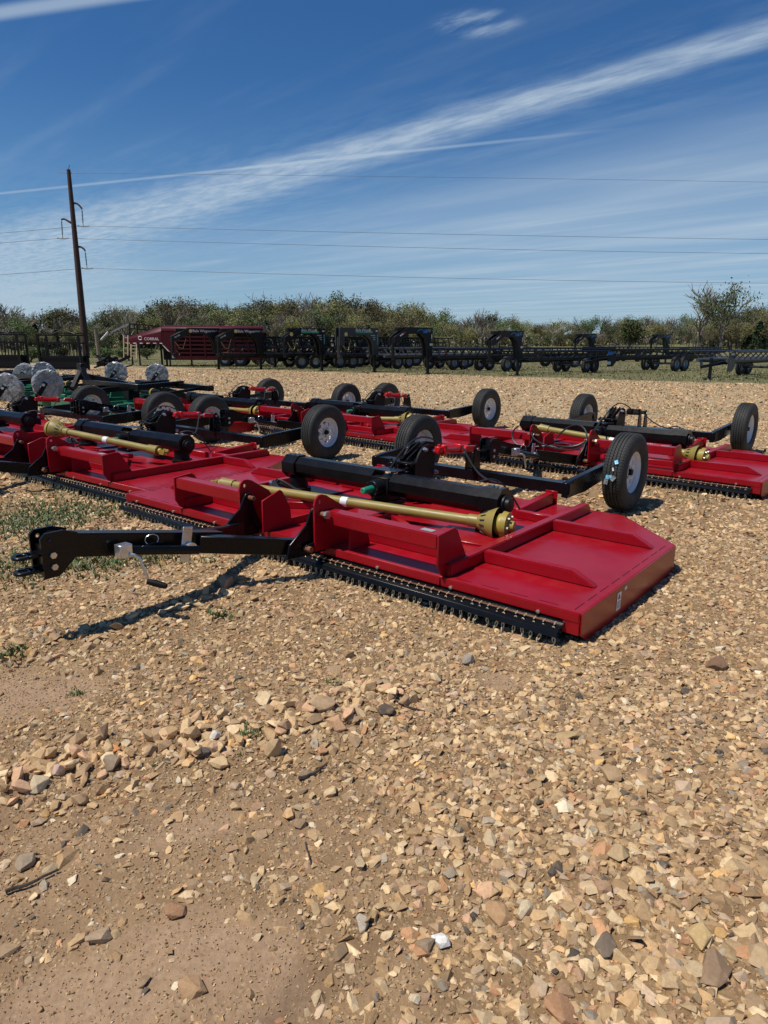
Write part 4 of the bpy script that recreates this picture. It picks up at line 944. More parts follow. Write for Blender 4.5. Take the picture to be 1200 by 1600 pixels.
# black A-frame tongue standing up on the first green mower
apx = at_depth(129, 573, 15.6); f1 = at_depth(114, 606, 15.2); f2 = at_depth(141, 607, 15.0); e1 = at_depth(300, 628, 14.6)
inv = (Matrix.Translation(G1.location) @ Matrix.Rotation(rz, 4, 'Z')).inverted()
m = MB()
for a, b in ((apx, f1), (apx+Vector((.03, -.1, 0)), f2)): m.beam(inv @ a, inv @ b, .10, .08)
m.build('a_frame', M_BLK, G1, .003)
MB().beam(inv @ (apx+Vector((.0, .1, -.22))), inv @ (at_depth(258, 612, 15.2)), .08, .14).build('tongue_beam', M_BLK, G1, .003)
MB().beam(inv @ at_depth(255, 608, 15.2), inv @ at_depth(330, 632, 14.4), .07, .12).build('tongue_beam', M_BLK, G1, .003)
MB().box(inv @ (apx+Vector((0, -.05, .0))), (.20, .14, .16)).build('frame_pivot', M_BLKM, G1, .01)
MB().tube([inv @ (apx+Vector((0, 0, 0))), inv @ (apx+Vector((-.03, 0, .55)))], .03, 8).build('spring_post', M_BLK, G1)

# ------------------------------------------------------------------ transmission pole and wires
M_POLE = mat('weathered_steel', (.055, .025, .018), .8, var=.25, vscale=2)
M_WIRE = mat('aluminium_wire', (.10, .105, .11), .6, var=.05)
M_INS = mat('insulator_grey', (.05, .055, .06), .5, var=.1)
PY = 60.
pole = empty('utility_pole', (-26.0, PY, -.1)); tag(pole, 'tall brown steel power pole behind the green mowers', 'utility pole')
b0 = Vector((0, 0, 0)); top = at_depth(107, 265, PY)-pole.location
MB().tube([b0, top*.5, top], [.30, .235, .15], 16).build('shaft', M_POLE, pole, smooth=True)
MB().tube([top, top+Vector((.12, 0, .35))], .025, 6).build('lightning_rod', M_POLE, pole)
fit = []
def arm(p0, pts, drop, name='arm'):
    P_ = [at_depth(*p0, PY)-pole.location]+[at_depth(*p, PY)-pole.location for p in pts]
    a = MB().tube(P_, [.10]+[.075]*(len(P_)-1), 8).build('davit_arm', M_POLE, pole, smooth=True)
    e = P_[-1]; b = at_depth(*drop, PY)-pole.location
    n = 9; pr_ = []
    m = MB().tube([e, b], .025, 6)
    for k in range(n):
        c = e.lerp(b, .15+.7*k/n); m.tube([c, c+(b-e)*.03], [.07, .05], 8)
    m.build('insulator', M_INS, a, smooth=True)
    MB().tube([b+Vector((-.45, 0, .02)), b+Vector((-.15, 0, -.05)), b+Vector((.15, 0, -.05)), b+Vector((.5, 0, .0))], .04, 6).build('wire_clamp', M_INS, a, smooth=True)
    return b+pole.location
w1 = arm((112, 317), [(120, 318), (124, 321), (128, 326)], (130, 353))
w2 = arm((111, 348), [(104, 344), (100, 342), (96, 343)], (98, 372))
w3 = arm((119, 385), [(127, 386), (131, 389), (133, 392)], (136, 419))
MB().tube([top+Vector((-.9, 0, -.22)), top+Vector((.0, 0, -.28)), top+Vector((1.2, 0, -.25))], .02, 5).build('shield_wire_clamp', M_WIRE, pole)
def wire(p, ex, low, lb, left):
    """span to the right sagging to its low point px x=1200, and the span to the left"""
    q = at_depth(1200, low, PY+6); m = MB(); pts = []
    D = q.x-p.x; drop = p.z-q.z
    for k in range(41):
        u_ = 2*k/40; x_ = p.x+D*u_; pts.append((x_, p.y+6*u_*.5, p.z-drop*(1-(1-u_)**2)))
    m.tube(pts, .014, 5)
    pts = []; ql = at_depth(0, left, PY)
    sl = (ql.z-p.z)/(ql.x-p.x)
    for k in range(25):
        d = -110*k/24; pts.append((p.x+d, p.y, p.z+sl*d*(1+d/160)))
    m.tube(pts, .014, 5)
    tag(m.build('power_line', M_WIRE, smooth=True), lb, 'power line')
wire(w1, 0, 382, 'uppermost of the three long wires hung from the pole arms', 365)
wire(w2, 0, 403, 'middle long wire hung from the left arm of the pole', 380)
wire(w3, 0, 447, 'lowest long wire hung from the bottom arm of the pole', 430)
q = at_depth(1200, 297, PY+6); s0 = top+pole.location+Vector((0, 0, -.25)); m = MB()
m.tube([(s0.x+(q.x-s0.x)*u_*2, PY+6*u_, s0.z-(s0.z-q.z)*(1-(1-u_*2)**2)) for u_ in [k/40 for k in range(41)]], .010, 4)
tag(m.build('power_line', M_WIRE, smooth=True), 'thin shield wire running from the very top of the pole', 'power line')

# ------------------------------------------------------------------ trailers along the far side
M_TBLK = mat('trailer_black', (.005, .005, .006), .42, var=.2, dust=.02, spec=.25)
M_TGRY = mat('trailer_grey', (.045, .048, .054), .38, var=.12, dust=.05)
M_DGRY = mat('dark_grey_paint', (.022, .023, .026), .4, var=.12)
M_MAR = mat('maroon_paint', (.062, .003, .006), .42, var=.08, spec=.25)
M_BLUE = mat('decal_blue', (.02, .16, .50), .4); M_GOLD = mat('decal_gold', (.55, .45, .14), .4); M_DG = mat('decal_green', (.06, .30, .16), .4); M_DR = mat('decal_red', (.55, .01, .02), .4)
M_TEAL = mat('decal_teal', (.05, .26, .22), .4); M_STRAP = mat('strap_yellow', (.35, .28, .10), .6)
TXT = {'bw': text_mesh('Bale Wagon', .20, M_STK), 'gs': text_mesh('GOOSE', .10, M_STK), 'tx': text_mesh('TRAILERS', .14, M_STK)}
TXT['bh'] = text_mesh('Bale Wagon', .21, M_STK, shear=.25); TXT['sm'] = text_mesh('BUILT', .11, M_STK); TXT['co'] = text_mesh('CORRAL', .23, M_STK)
def twheel(parent, x, y, z, side, r=.40):
    sc = r/TR; t_ = link_mesh('wheel', WM['tyre'], parent, (x, y, z), (R.uniform(0, 6), 0, pi/2 if side > 0 else -pi/2), (sc,)*3)
    # turn wheel axis to local y
    link_mesh('rim', WM['rim_s'], t_); link_mesh('hub', WM['nut'], t_); return t_
def decal(name, me, parent, loc, side=1, rz_=0, tilt=0): # on the near side (facing -y local)
    return link_mesh(name, me, parent, loc, (pi/2, tilt, rz_))
def hay_trailer(foot, heading, label, neck='black', sc=1., L=9.2, mt=None, logo='blue', rack=False, tubes=False, wheels=True, grp='hay trailers parked along the far edge of the gravel'):
    x, y = foot; mt = mt or M_TBLK
    root = empty('hay_trailer', (x, y, float(gz(x, y))), heading); root.scale = (sc,)*3; tag(root, label, 'trailer', grp)
    # jack leg
    MB().box((0, 0, .45), (.11, .11, .90)).build('jack_leg', M_TBLK, root, .004)
    MB().box((0, 0, .02), (.22, .22, .03)).build('jack_foot', M_TBLK, root)
    if neck:
        nm = {'black': M_TBLK, 'grey': M_DGRY}[neck]
        pts = [(.12, .85), (.12, 2.16), (-1.55, 2.16), (-2.45, 1.72), (-2.45, 1.45), (-2.30, 1.45), (-1.45, 1.86), (-.72, 1.86), (-.42, 1.66), (-.28, 1.35), (-.22, .85)] if neck == 'black' else \
              [(.12, .85), (.12, 2.16), (-2.45, 2.16), (-2.45, 1.30), (-2.15, 1.30), (-2.10, 1.80), (-.75, 1.80), (-.42, 1.60), (-.28, 1.35), (-.22, .85)]
        for s in (-.14, .14): MB().prism(pts, 'y', s-.04, s+.04).build('gooseneck', nm, root, .006)
        MB().box((-1.1, 0, 2.05), (2.2, .20, .16)).build('neck_web', nm, root)
        MB().tube([(-2.38, 0, 1.72), (-2.38, 0, .78)], .075, 12).build('coupler', nm, root, smooth=True)
        MB().box((-2.30, 0, .78), (.2, .18, .16)).build('coupler_socket', nm, root, .01)
        nz = -.1815
        if logo == 'blue':
            lg = MB()
            A_ = [(-.95+.09*k, 1.95+.10*sin(pi*k/5)) for k in range(6)]
            for a, b in zip(A_[:-1], A_[1:]): lg.beam((a[0], nz, a[1]+.02), (b[0], nz, b[1]+.02), .004, .035, (0, 0, 1))
            lg.box((-.42, nz, 1.93), (.30, .004, .035)); lg.box((-.46, nz, 2.00), (.035, .004, .14)); lg.box((-.34, nz, 1.99), (.15, .005, .10)); lg.box((-.30, nz, 2.05), (.10, .005, .05))
            lg.build('logo', M_BLUE, root)
            MB().box((-.12, nz, 2.07), (.22, .004, .025)).box((-.12, nz, 2.02), (.20, .004, .02)).box((-.12, nz, 1.97), (.20, .004, .02)).build('logo_lettering', M_STKG, root)
            MB().box((.05, nz, 1.75), (.05, .004, .20)).build('decal', M_STK, root); MB().box((.05, nz, 1.58), (.05, .004, .12)).build('decal', M_DR, root)
            MB().beam((-2.1, nz, 1.76), (-1.9, nz, 1.86), .004, .06).build('decal', M_STK, root); MB().beam((-1.88, nz, 1.87), (-1.75, nz, 1.93), .004, .06).build('decal', M_DR, root)
            MB().box((-.02, nz, 1.38), (.12, .01, .10)).build('decal', M_STK, root); MB().box((.10, nz, 1.38), (.10, .01, .10)).build('decal', M_GOLD, root)
        elif logo == 'wagon':
            decal('lettering', TXT['bw'], root, (-1.35, nz, 1.94)); MB().lathe([(0, .001), (0, .09), (.004, .09), (.004, .001)], (-1.45, nz-.002, 2.0), 'y', 16).build('logo', M_GOLD, root)
            decal('lettering', TXT['sm'], root, (-.34, nz, 1.97)); MB().box((.06, nz, 2.0), (.10, .004, .07)).build('decal', M_DR, root)
            decal('lettering', TXT['gs'], root, (-2.3, nz, 1.62), tilt=-.45)
        elif logo == 'green':
            decal('lettering', TXT['bh'], root, (-1.45, nz, 1.98)); MB().box((-.85, nz+.001, 1.96), (1.1, .004, .10)).build('decal', M_DG, root)
            MB().lathe([(0, .001), (0, .08), (.004, .08), (.004, .001)], (-.50, nz-.003, 2.04), 'y', 12).build('logo', M_GOLD, root)
            MB().box((.05, nz, 1.60), (.07, .004, .50)).build('decal', M_TEAL, root); MB().box((-.28, nz, 1.80), (.30, .004, .05)).box((-.20, nz, 1.70), (.16, .004, .05)).box((-.18, nz, 1.60), (.12, .004, .05)).build('decal', M_STKG, root)
            MB().box((-.02, nz, 2.02), (.12, .004, .07)).build('decal', M_STK, root); MB().box((.09, nz, 2.02), (.08, .004, .07)).build('decal', M_DR, root)
            MB().lathe([(0, .001), (0, .10), (.004, .10), (.004, .001)], (-2.05, nz-.002, 1.84), 'y', 12).build('logo', M_GOLD, root)
        # safety chain and wiring
        MB().tube([Vector((-2.3, -.12, 1.5)), Vector((-2.1, -.16, 1.15)), Vector((-1.9, -.16, 1.1)), Vector((-1.7, -.12, 1.6))], .016, 5).build('safety_chain', M_STRAP if logo != 'blue' else M_TBLK, root, smooth=True)
    else:
        MB().prism([(-.10, .35), (-.10, 1.12), (.55, 1.18), (.60, .55), (.35, .35)], 'y', -.75, -.72).build('front_panel', mt, root, .004)
        MB().beam((-.9, 0, .55), (.4, .6, .75), .09, .12).beam((-.9, 0, .55), (.4, -.6, .75), .09, .12).build('tongue', M_TBLK, root, .004)
        if logo == 'blue':
            MB().box((.10, -.7535, 1.00), (.45, .004, .16)).build('logo', M_BLUE, root); MB().box((.62, -.7535, 1.02), (.5, .004, .13)).build('logo_lettering', M_STKG, root)
            MB().box((.0, -.7535, .52), (.30, .004, .14)).build('decal', M_STK, root)
        else: MB().box((.25, -.7535, 1.06), (.34, .004, .08)).build('decal', M_STK, root); MB().box((.05, -.7535, .80), (.10, .004, .05)).build('decal', M_DR, root)
    # cradle: top rails, lower tubes, slanting pegs
    for s in (-1, 1):
        MB().tube([(.1, s*.98, 1.16), (L, s*.98, 1.16)], .045, 8).build('top_rail', mt, root, smooth=True)
        MB().tube([(.1, s*.62, .80), (L-.3, s*.62, .80)], .085 if tubes else .065, 10).build('main_tube', M_TGRY if tubes else mt, root, smooth=True)
        for k in range(int(L/.62)):
            x_ = .35+k*.62
            MB().beam((x_, s*.98, 1.15), (x_+.10, s*.64, .80), .05, .04).build('cradle_rib', mt, root)
    MB().box((L*.5, 0, .68), (L-.4, .12, .14)).build('spine', M_TBLK, root)
    for k in range(6): MB().box((.4+k*(L-.8)/5, 0, .74), (.08, 1.2, .07)).build('cross_member', M_TBLK, root)
    MB().box((L-.02, 0, 1.0), (.06, 1.9, .08)).build('rear_bar', mt, root)
    MB().box((.25, -1.0, .98), (.10, .03, .05)).build('marker_light', M_DR, root)
    if rack:
        for s in (-1, 1):
            MB().tube([(.3, s*1.0, 1.72), (L*.9, s*1.0, 1.72)], .035, 6).build('rack_rail', mt, root)
            for k in range(9): MB().beam((.4+k*L*.1, s*1.0, 1.72), (.55+k*L*.1, s*.98, 1.16), .04, .04).build('rack_post', mt, root)
            MB().tube([(.3, s*.5, 1.45), (L*.85, s*.5, 1.45)], .04, 6).build('rack_rail', mt, root)
            for k in range(5):
                cx = .9+k*L*.17; MB().tube([Vector((cx+.35*cos(a), s*.75, 1.3+.35*sin(a))) for a in [j*pi/6 for j in range(13)]], .022, 5).build('bale_hoop', mt, root)
    if wheels:
        for s in (-1, 1):
            for xx in (L*.56, L*.56+.88):
                twheel(root, xx, s*.90, .395, -s)
            MB().box((L*.56+.44, s*.72, .47), (1.2, .06, .10)).build('spring_hanger', M_TBLK, root)
        for xx in (L*.56, L*.56+.88): MB().tube([(xx, -.8, .395), (xx, .8, .395)], .04, 8).build('axle', M_TBLK, root)
    return root
H = radians(44)
hay_trailer(ground_at(668, 584), H, 'black hay trailer with a blue logo on its gooseneck, the one left of centre gap', logo='blue')
hay_trailer(ground_at(808, 586), H, 'black hay trailer with a blue logo on its gooseneck, middle of the picture right half', logo='blue', sc=.93)
hay_trailer(ground_at(1108, 593), radians(42), 'grey tube hay trailer with front leg nearest the right edge, no gooseneck', neck=None, mt=M_DGRY, logo='white', tubes=True, L=10)
hay_trailer(ground_at(930, 583), radians(37), 'black hay trailer without a gooseneck, blue logo plate on its front', neck=None, logo='blue', L=10.5)
x_, y_ = at_depth(925, 560, 54)[:2]; hay_trailer((x_, y_), radians(40), 'small distant gooseneck hay trailer left of the round bush', sc=1.0)
x_, y_ = at_depth(1040, 560, 54)[:2]; hay_trailer((x_, y_), radians(40), 'small distant gooseneck hay trailer right of the round bush', sc=1.0)
hay_trailer(ground_at(585, 581), H, 'dark grey gooseneck bale trailer with pale green lettering', neck='grey', logo='green', tubes=True, mt=M_TGRY)
hay_trailer(ground_at(503, 579), H, 'black rack trailer with green and white lettering on its gooseneck', logo='green', rack=True, L=8.5)
hay_trailer(ground_at(408, 577), radians(35), 'black rack trailer with its lettered neck in front of the rear of the maroon trailer', logo='wagon', rack=True, L=8)
hay_trailer(ground_at(342, 577), radians(30), 'black rack trailer with its lettered neck in front of the middle of the maroon trailer', logo='wagon', rack=True, L=8)
x_, y_ = at_depth(760, 570, 41)[:2]; hay_trailer((x_, y_), radians(25), 'black hay trailer without a neck behind the two blue-logo trailers', neck=None, logo='white', L=9)
x_, y_ = at_depth(470, 570, 42)[:2]; hay_trailer((x_, y_), radians(20), 'black rack trailer behind the lettered ones, white wheel rims showing', neck=None, logo='white', rack=True, L=8)

for px_, dd, an, lb in ((300, 44, 14, 'black rack trailer low behind the maroon roof, leftmost of the dark racks'), (545, 43, 22, 'black rack trailer behind the grey gooseneck'), (430, 40.5, 28, 'black rack trailer just right of the maroon trailer rear'), (610, 40, 32, 'black rack trailer whose bent rail ends show right of the grey gooseneck')):
    x_, y_ = at_depth(px_, 570, dd)[:2]; hay_trailer((x_, y_), radians(an), lb, neck=None, logo='white', rack=px_ < 600, L=7.5)
# maroon livestock trailer
lx, ly, _ = at_depth(262, 560, 42); ly = 42.
lt = empty('livestock_trailer', (lx, ly, float(gz(lx, ly))), radians(4)); tag(lt, 'long maroon gooseneck livestock trailer with a rounded roof and sloping nose', 'trailer')
roof = [(-1.05, 2.02), (-1.02, 2.22), (-.85, 2.34), (-.5, 2.38), (.5, 2.38), (.85, 2.34), (1.02, 2.22), (1.05, 2.02)]
MB().prism(roof, 'x', 0, 5.9).build('roof', M_MAR, lt, .02)
nose = MB()
nz_ = [(-1.05, 1.30), (-1.05, 2.02), (-.85, 2.34), (.85, 2.34), (1.05, 2.02), (1.05, 1.30)]
vs = [(0, a, b) for a, b in nz_]+[(-2.3, a*.72, 1.30+(b-1.30)*.30) for a, b in nz_]
nose.add(vs, [(0, 1, 7, 6), (1, 2, 8, 7), (2, 3, 9, 8), (3, 4, 10, 9), (4, 5, 11, 10), (5, 0, 6, 11), (6, 7, 8, 9, 10, 11), (5, 4, 3, 2, 1, 0)])
nose.build('nose', M_MAR, lt, .03)
MB().prism([(0, 2.0), (0, 1.30), (-.05, 1.30), (.75, .40), (5.9, .40), (5.9, .62), (1.0, .62), (.75, 1.0), (.75, 2.0)], 'y', -1.06, -1.03).build('side_frame', M_MAR, lt)
MB().prism([(0, 2.0), (0, 1.30), (.75, .40), (5.9, .40), (5.9, 2.0)], 'y', 1.03, 1.06).build('side_wall', M_MAR, lt)
for zz in (.80, 1.02, 1.26, 1.50, 1.72): MB().box((3.3, -1.045, zz), (5.1, .03, .10)).build('side_slat', M_MAR, lt)
for k in range(7): MB().box((.78+k*.85, -1.062, 1.3), (.07, .03, 1.4)).build('side_post', M_MAR, lt)
MB().box((2.95, 0, .42), (5.8, 2.0, .08)).build('floor', M_TBLK, lt)
for k in range(6): MB().box((-2.05+k*.40, -.80-.048*k, 1.345), (.20, .012, .05), Matrix.Rotation(-.126, 3, 'Z')).build('reflector_strip', M_STK, lt)
decal('lettering', TXT['co'], lt, (-1.05, -1.0, 1.52), rz_=-.12); MB().tube([Vector((-1.28+.10*cos(a), -.985, 1.64+.10*sin(a))) for a in [j*pi/6 for j in range(12)]], .018, 4).build('logo', M_STK, lt)
decal('lettering', TXT['gs'], lt, (5.0, -1.066, 2.10))
MB().prism([(-.02, 1.28), (.10, 1.20), (.42, .85), (.30, .90)], 'y', -1.078, -1.064).build('decal', M_STK, lt)
for s in (-1, 1):
    for xx in (3.6, 4.5): twheel(lt, xx, s*1.0, .38, -s, .38)
MB().prism([(3.1, .60), (3.15, .85), (4.95, .85), (5.0, .60)], 'y', -1.20, -1.07).build('fender', M_MAR, lt, .01)
MB().tube([(-2.0, 0, 1.35), (-2.0, 0, .75)], .07, 10).build('coupler', M_TBLK, lt, smooth=True)
for s in (-1, 1): MB().box((-.2, s*.6, .65), (.10, .10, 1.3)).build('jack_leg', M_TBLK, lt)
# inner partition bars behind the nose (dark)
for k in range(10): MB().box((.02, -.95+k*.21, .9), (.04, .05, 1.0)).build('gate_bar', M_TBLK, lt)

# cattle pens at the left
def cattle_pen(px0, px1, y, zt, label):
    a = at_depth(px0, 575, y); b = at_depth(px1, 575, y); W_ = b.x-a.x
    root = empty('cattle_chute', (a.x, y, float(gz(a.x, y)))); tag(root, label, 'cattle chute')
    for xx in (0, W_): 
        for yy in (0, .9): MB().box((xx, yy, zt/2), (.10, .10, zt)).build('corner_post', M_TBLK, root)
    for yy in (0, .9):
        for zz in (zt, zt*.78, zt*.40, .25): MB().box((W_/2, yy, zz-.04), (W_-.1, .07, .08)).build('rail', M_TBLK, root)
        MB().box((W_/2, yy+.02, zt*.20), (W_-.12, .03, zt*.34)).build('lower_sheet', M_TBLK, root)
        n = int(W_/.17)
        for k in range(1, n): MB().tube([(W_*k/n, yy, zt*.38), (W_*k/n, yy, zt*.80)], .022, 6).build('bar', M_TBLK, root)
    for k in range(5): MB().tube([(.12, .12+.16*k, .3), (.12, .12+.16*k, zt*.9)], .025, 6).build('bar', M_TBLK, root)
    MB().tube([(W_*.2, .5, zt), (W_*.5, .7, zt+.22), (W_*.8, .6, zt+.03)], .03, 6).build('lever', M_TBLK, root)
    MB().box((W_/2, .7, zt+.06), (W_*1.05, .05, .05)).build('top_bar', M_TBLK, root)
    return root
cattle_pen(-70, 32, 36, 1.82, 'black cattle chute cut by the left edge')
cattle_pen(64, 127, 35, 1.78, 'black cattle chute with upright bars in front of the power pole')
# scrap heap, wooden ladders and poles
r = random.Random(21)
hx, hy, _ = at_depth(178, 575, 38)
hp = empty('scrap_pile', (hx, 38, 0)); tag(hp, 'low heap of black scrap metal left of the maroon trailer', 'scrap pile')
for k in range(14):
    a = Vector((r.uniform(-.8, .9), r.uniform(-.4, .4), r.uniform(.05, .45))); d = Vector((r.uniform(-.6, .6), r.uniform(-.3, .3), r.uniform(-.15, .35)))
    MB().beam(a-d, a+d, r.uniform(.08, .25), r.uniform(.06, .2)).build('scrap_piece', M_TBLK, hp, .005)
M_WOOD = mat('pale_wood', (.42, .33, .19), .8, var=.2)
def ladder(px0, px1, py0, py1, y, lb):
    a0, a1, b0_, b1 = at_depth(px0, py1, y), at_depth(px0, py0, y+.3), at_depth(px1, py1, y), at_depth(px1, py0, y+.3)
    root = empty('ladder', a0); tag(root, lb, 'ladder', 'pale wooden ladders beside the maroon trailer')
    for p_, q_ in ((a0, a1), (b0_, b1)): MB().beam(p_-a0, q_-a0, .05, .08, (0, 1, 0)).build('rail', M_WOOD, root)
    for k in range(1, 5): MB().beam(a0.lerp(a1, k/4.4)-a0, b0_.lerp(b1, k/4.4)-a0, .04, .06).build('rung', M_WOOD, root)
ladder(193.5, 200, 524, 560, 39.2, 'left wooden ladder standing at the nose of the maroon trailer'); ladder(205, 213.5, 538, 561, 39, 'right wooden ladder under the nose of the maroon trailer')
M_WPIPE = mat('white_pipe', (.55, .55, .50), .5)
for a, b, lb in (((158, 531), (169, 519), 'short white pipe sticking up left of the maroon trailer'), ((174, 519), (201, 506), 'long white pipe pointing up at the nose of the maroon trailer')):
    p_, q_ = at_depth(*a, 40), at_depth(*b, 40.4); tag(MB().beam(p_, q_, .07, .09).beam(p_, Vector((p_.x, p_.y, 0)), .05, .05).build('pipe', M_WPIPE), lb, 'pipe')
p_ = at_depth(155, 550, 41); tag(MB().tube([(p_.x, 41, 0), (p_.x-.1, 41, 2.1)], [.14, .10], 8).beam((p_.x, 41, 1.9), (p_.x+.9, 41.1, 2.2), .06, .06).build('dead_trunk', mat('grey_wood', (.20, .17, .12), .9), smooth=True), 'pale dead tree trunk standing beside the scrap pile', 'tree trunk')
# black rack standing behind the maroon trailer's nose
a, b = at_depth(202, 506, 43), at_depth(262, 511, 43)
rk_ = empty('pipe_rack', (a.x, 43, 0)); tag(rk_, 'tall black pipe rack behind the nose of the maroon trailer', 'rack')
for u_ in (0, .2, 1.):
    c = a.lerp(b, u_)-rk_.location; MB().beam((c.x, 0, 0), (c.x, 0, c.z), .08, .08, (0, 1, 0)).build('post', M_TBLK, rk_)
for dz_ in (0, -.28): MB().beam(a-rk_.location+Vector((0, 0, dz_)), b-rk_.location+Vector((0, 0, dz_)), .07, .07).build('rail', M_TBLK, rk_)
for u_ in [k/8 for k in range(9)]:
    c = a.lerp(b, u_)-rk_.location; MB().box((c.x, 0, c.z-.14), (.05, .05, .26)).build('strut', M_TBLK, rk_)

# ------------------------------------------------------------------ trees
def leaf_mat(name, cols):
    m = bpy.data.materials.new(name); m.use_nodes = True; T = NT(m.node_tree); p = m.node_tree.nodes['Principled BSDF']
    oi = T.n('ShaderNodeObjectInfo'); P = T.n('ShaderNodeNewGeometry'); n1 = T.noise(P.outputs['Position'], .55, 3)
    c = T.mix(T.mr(P.outputs['Random Per Island'], 0, 1, 0, 1, False), (*cols[0], 1), (*cols[1], 1)); c = T.mix(T.mr(n1, .35, .65), c, (*cols[2], 1))
    hs = T.n('ShaderNodeHueSaturation'); T.l(c, hs.inputs['Color']); T.l(T.mr(oi.outputs['Random'], 0, 1, .50, 1.45, False), hs.inputs['Value']); T.l(T.mr(oi.outputs['Random'], 0, 1, .475, .53, False), hs.inputs['Hue'])
    T.l(hs.outputs[0], p.inputs['Base Color']); p.inputs['Roughness'].default_value = .7; p.inputs['Specular IOR Level'].default_value = .2; return m
M_BUD = leaf_mat('budding_leaves', [(.15, .145, .05), (.23, .21, .075), (.17, .145, .075)])
M_LEAF = leaf_mat('green_leaves', [(.07, .105, .028), (.12, .155, .045), (.10, .12, .045)])
M_CEDAR = leaf_mat('cedar_leaves', [(.014, .030, .012), (.026, .045, .018), (.03, .04, .018)])
M_TWIG = leaf_mat('bare_twigs', [(.20, .175, .14), (.27, .235, .19), (.19, .16, .12)])
M_BARK = mat('bark', (.12, .10, .08), .9, var=.3, vscale=3)
def tree_meshes(seed, kind):
    r = random.Random(seed); tk, cr_ = MB(), MB()
    def leafs(p, n, sp, sz, mi):
        for _ in range(n):
            c = p+Vector((r.gauss(0, sp), r.gauss(0, sp), r.gauss(0, sp*.8))); u_ = Vector((r.gauss(0, 1), r.gauss(0, 1), r.gauss(0, 1))).normalized()
            w_ = u_.cross(Vector((r.gauss(0, 1), r.gauss(0, 1), r.gauss(0, 1)))).normalized(); s = sz*r.uniform(.5, 1.3)
            cr_.add([c-u_*s, c+w_*s*.55, c+u_*s, c-w_*s*.55], [(0, 1, 2, 3)], mi)
    if kind == 'cedar':
        tk.tube([(0, 0, 0), (0, 0, .9)], [.02, .005], 5)
        for _ in range(1300):
            z_ = r.uniform(.06, 1)**1.0; rr = .30*(1-z_)**.75*(.7+.3*r.random())+.02; a = r.uniform(0, 6.28); k = r.uniform(.5, 1)**.5
            leafs(Vector((cos(a)*rr*k, sin(a)*rr*k, z_)), 1, .02, .045, 0)
        return tk, cr_
    spread = {'bare': .85, 'bud': .80, 'leaf': .80, 'bush': .85, 'vase': .42}[kind]
    def br(p, d, L, rad, dep):
        q = p+d*L*.5+Vector((r.gauss(0, 1), r.gauss(0, 1), 0))*L*.05; e = q+(d+Vector((r.gauss(0, .12), r.gauss(0, .12), .08))).normalized()*L*.5
        (tk if dep < 2 else cr_).tube([p, q, e], [rad, rad*.8, rad*.62], 5 if dep < 2 else 3, 0 if dep < 2 else 1, cap=False)
        if dep == 3 and kind != 'bare': leafs(e, {'bud': 38, 'leaf': 17, 'bush': 20}[kind], .050, .0105, 0)
        if dep >= 4:
            if kind != 'bare': leafs(e, {'bud': 7, 'leaf': 8, 'bush': 6}[kind], .035, {'bud': .012, 'leaf': .013, 'bush': .016}[kind], 0)
            return
        n = 3 if dep else 4
        if kind == 'bush' and dep == 0: n = 7
        for k in range(n+(r.random() < .4)):
            ax_ = Vector((r.gauss(0, 1), r.gauss(0, 1), 0)).normalized()
            nd_ = (d+ax_*spread*r.uniform(.5, 1.35)+Vector((0, 0, .16 if dep < 2 else .05))).normalized()
            br(e if k < n-1 else q, nd_, L*r.uniform(.62, .85), rad*.62, dep+1)
    L0 = .10 if kind == 'bush' else .22
    if kind == 'vase': L0 = .16
    br(Vector((0, 0, 0)), Vector((r.gauss(0, .05), r.gauss(0, .05), 1)).normalized(), L0 if kind != 'bush' else .12, .020, 0)
    return tk, cr_
TV = {}
for kind, n, lm in (('bare', 4, M_TWIG), ('bud', 5, M_BUD), ('leaf', 3, M_LEAF), ('cedar', 3, M_CEDAR), ('bush', 2, M_LEAF)):
    TV[kind] = []
    for i in range(n):
        tk, c_ = tree_meshes(100*len(kind)+i*7+3, kind); top_ = max([v[2] for v in c_.v]); 
        for m_ in (tk, c_): m_.v = [(a/top_, b/top_, c/top_) for a, b, c in m_.v]
        TV[kind].append((tk.mesh('trunk', M_BARK), c_.mesh('crown', [lm, M_TWIG if kind != 'cedar' else lm])))
def tree(kind, i, x, y, h, label, grp='trees of the far wood', wid=1., name=None):
    root = empty(name or {'bare': 'bare_tree', 'bud': 'budding_tree', 'leaf': 'leafy_tree', 'cedar': 'cedar_tree', 'bush': 'bush'}[kind], (x, y, float(gz(x, y))-.1), R.uniform(0, 6.28)); root.scale = (h*wid, h*wid, h)
    tag(root, label, 'tree' if kind != 'bush' else 'bush', grp); a, b = TV[kind][i % len(TV[kind])]
    link_mesh('trunk', a, root); link_mesh('crown', b, root); return root
LBL = {'bare': 'grey leafless tree', 'bud': 'olive tree coming into leaf', 'leaf': 'fresh green tree', 'cedar': 'dark green cedar', 'bush': 'low green bush'}
def region(p): return ('left of the power pole' if p < 125 else 'above the scrap pile' if p < 200 else 'above the trailer nose' if p < 262 else 'above the maroon roof' if p < 335 else 'right of the maroon roof' if p < 420 else 'above the rack trailer' if p < 505 else 'above the grey gooseneck' if p < 600
    else 'above the first blue logo' if p < 690 else 'between the blue logos' if p < 760 else 'above the second blue logo' if p < 850 else 'left of the round bush' if p < 960 else 'right of the round bush' if p < 1070 else 'behind the tallest tree' if p < 1170 else 'at the right edge')
TOPS = [(-80, 470), (0, 492), (45, 498), (90, 492), (150, 494), (205, 486), (265, 478), (320, 480), (370, 480), (425, 470), (480, 474), (550, 470), (590, 486), (640, 484), (690, 500), (750, 494), (800, 506), (850, 512), (900, 512), (985, 508), (1050, 508), (1110, 505), (1160, 492), (1210, 482), (1300, 476)]
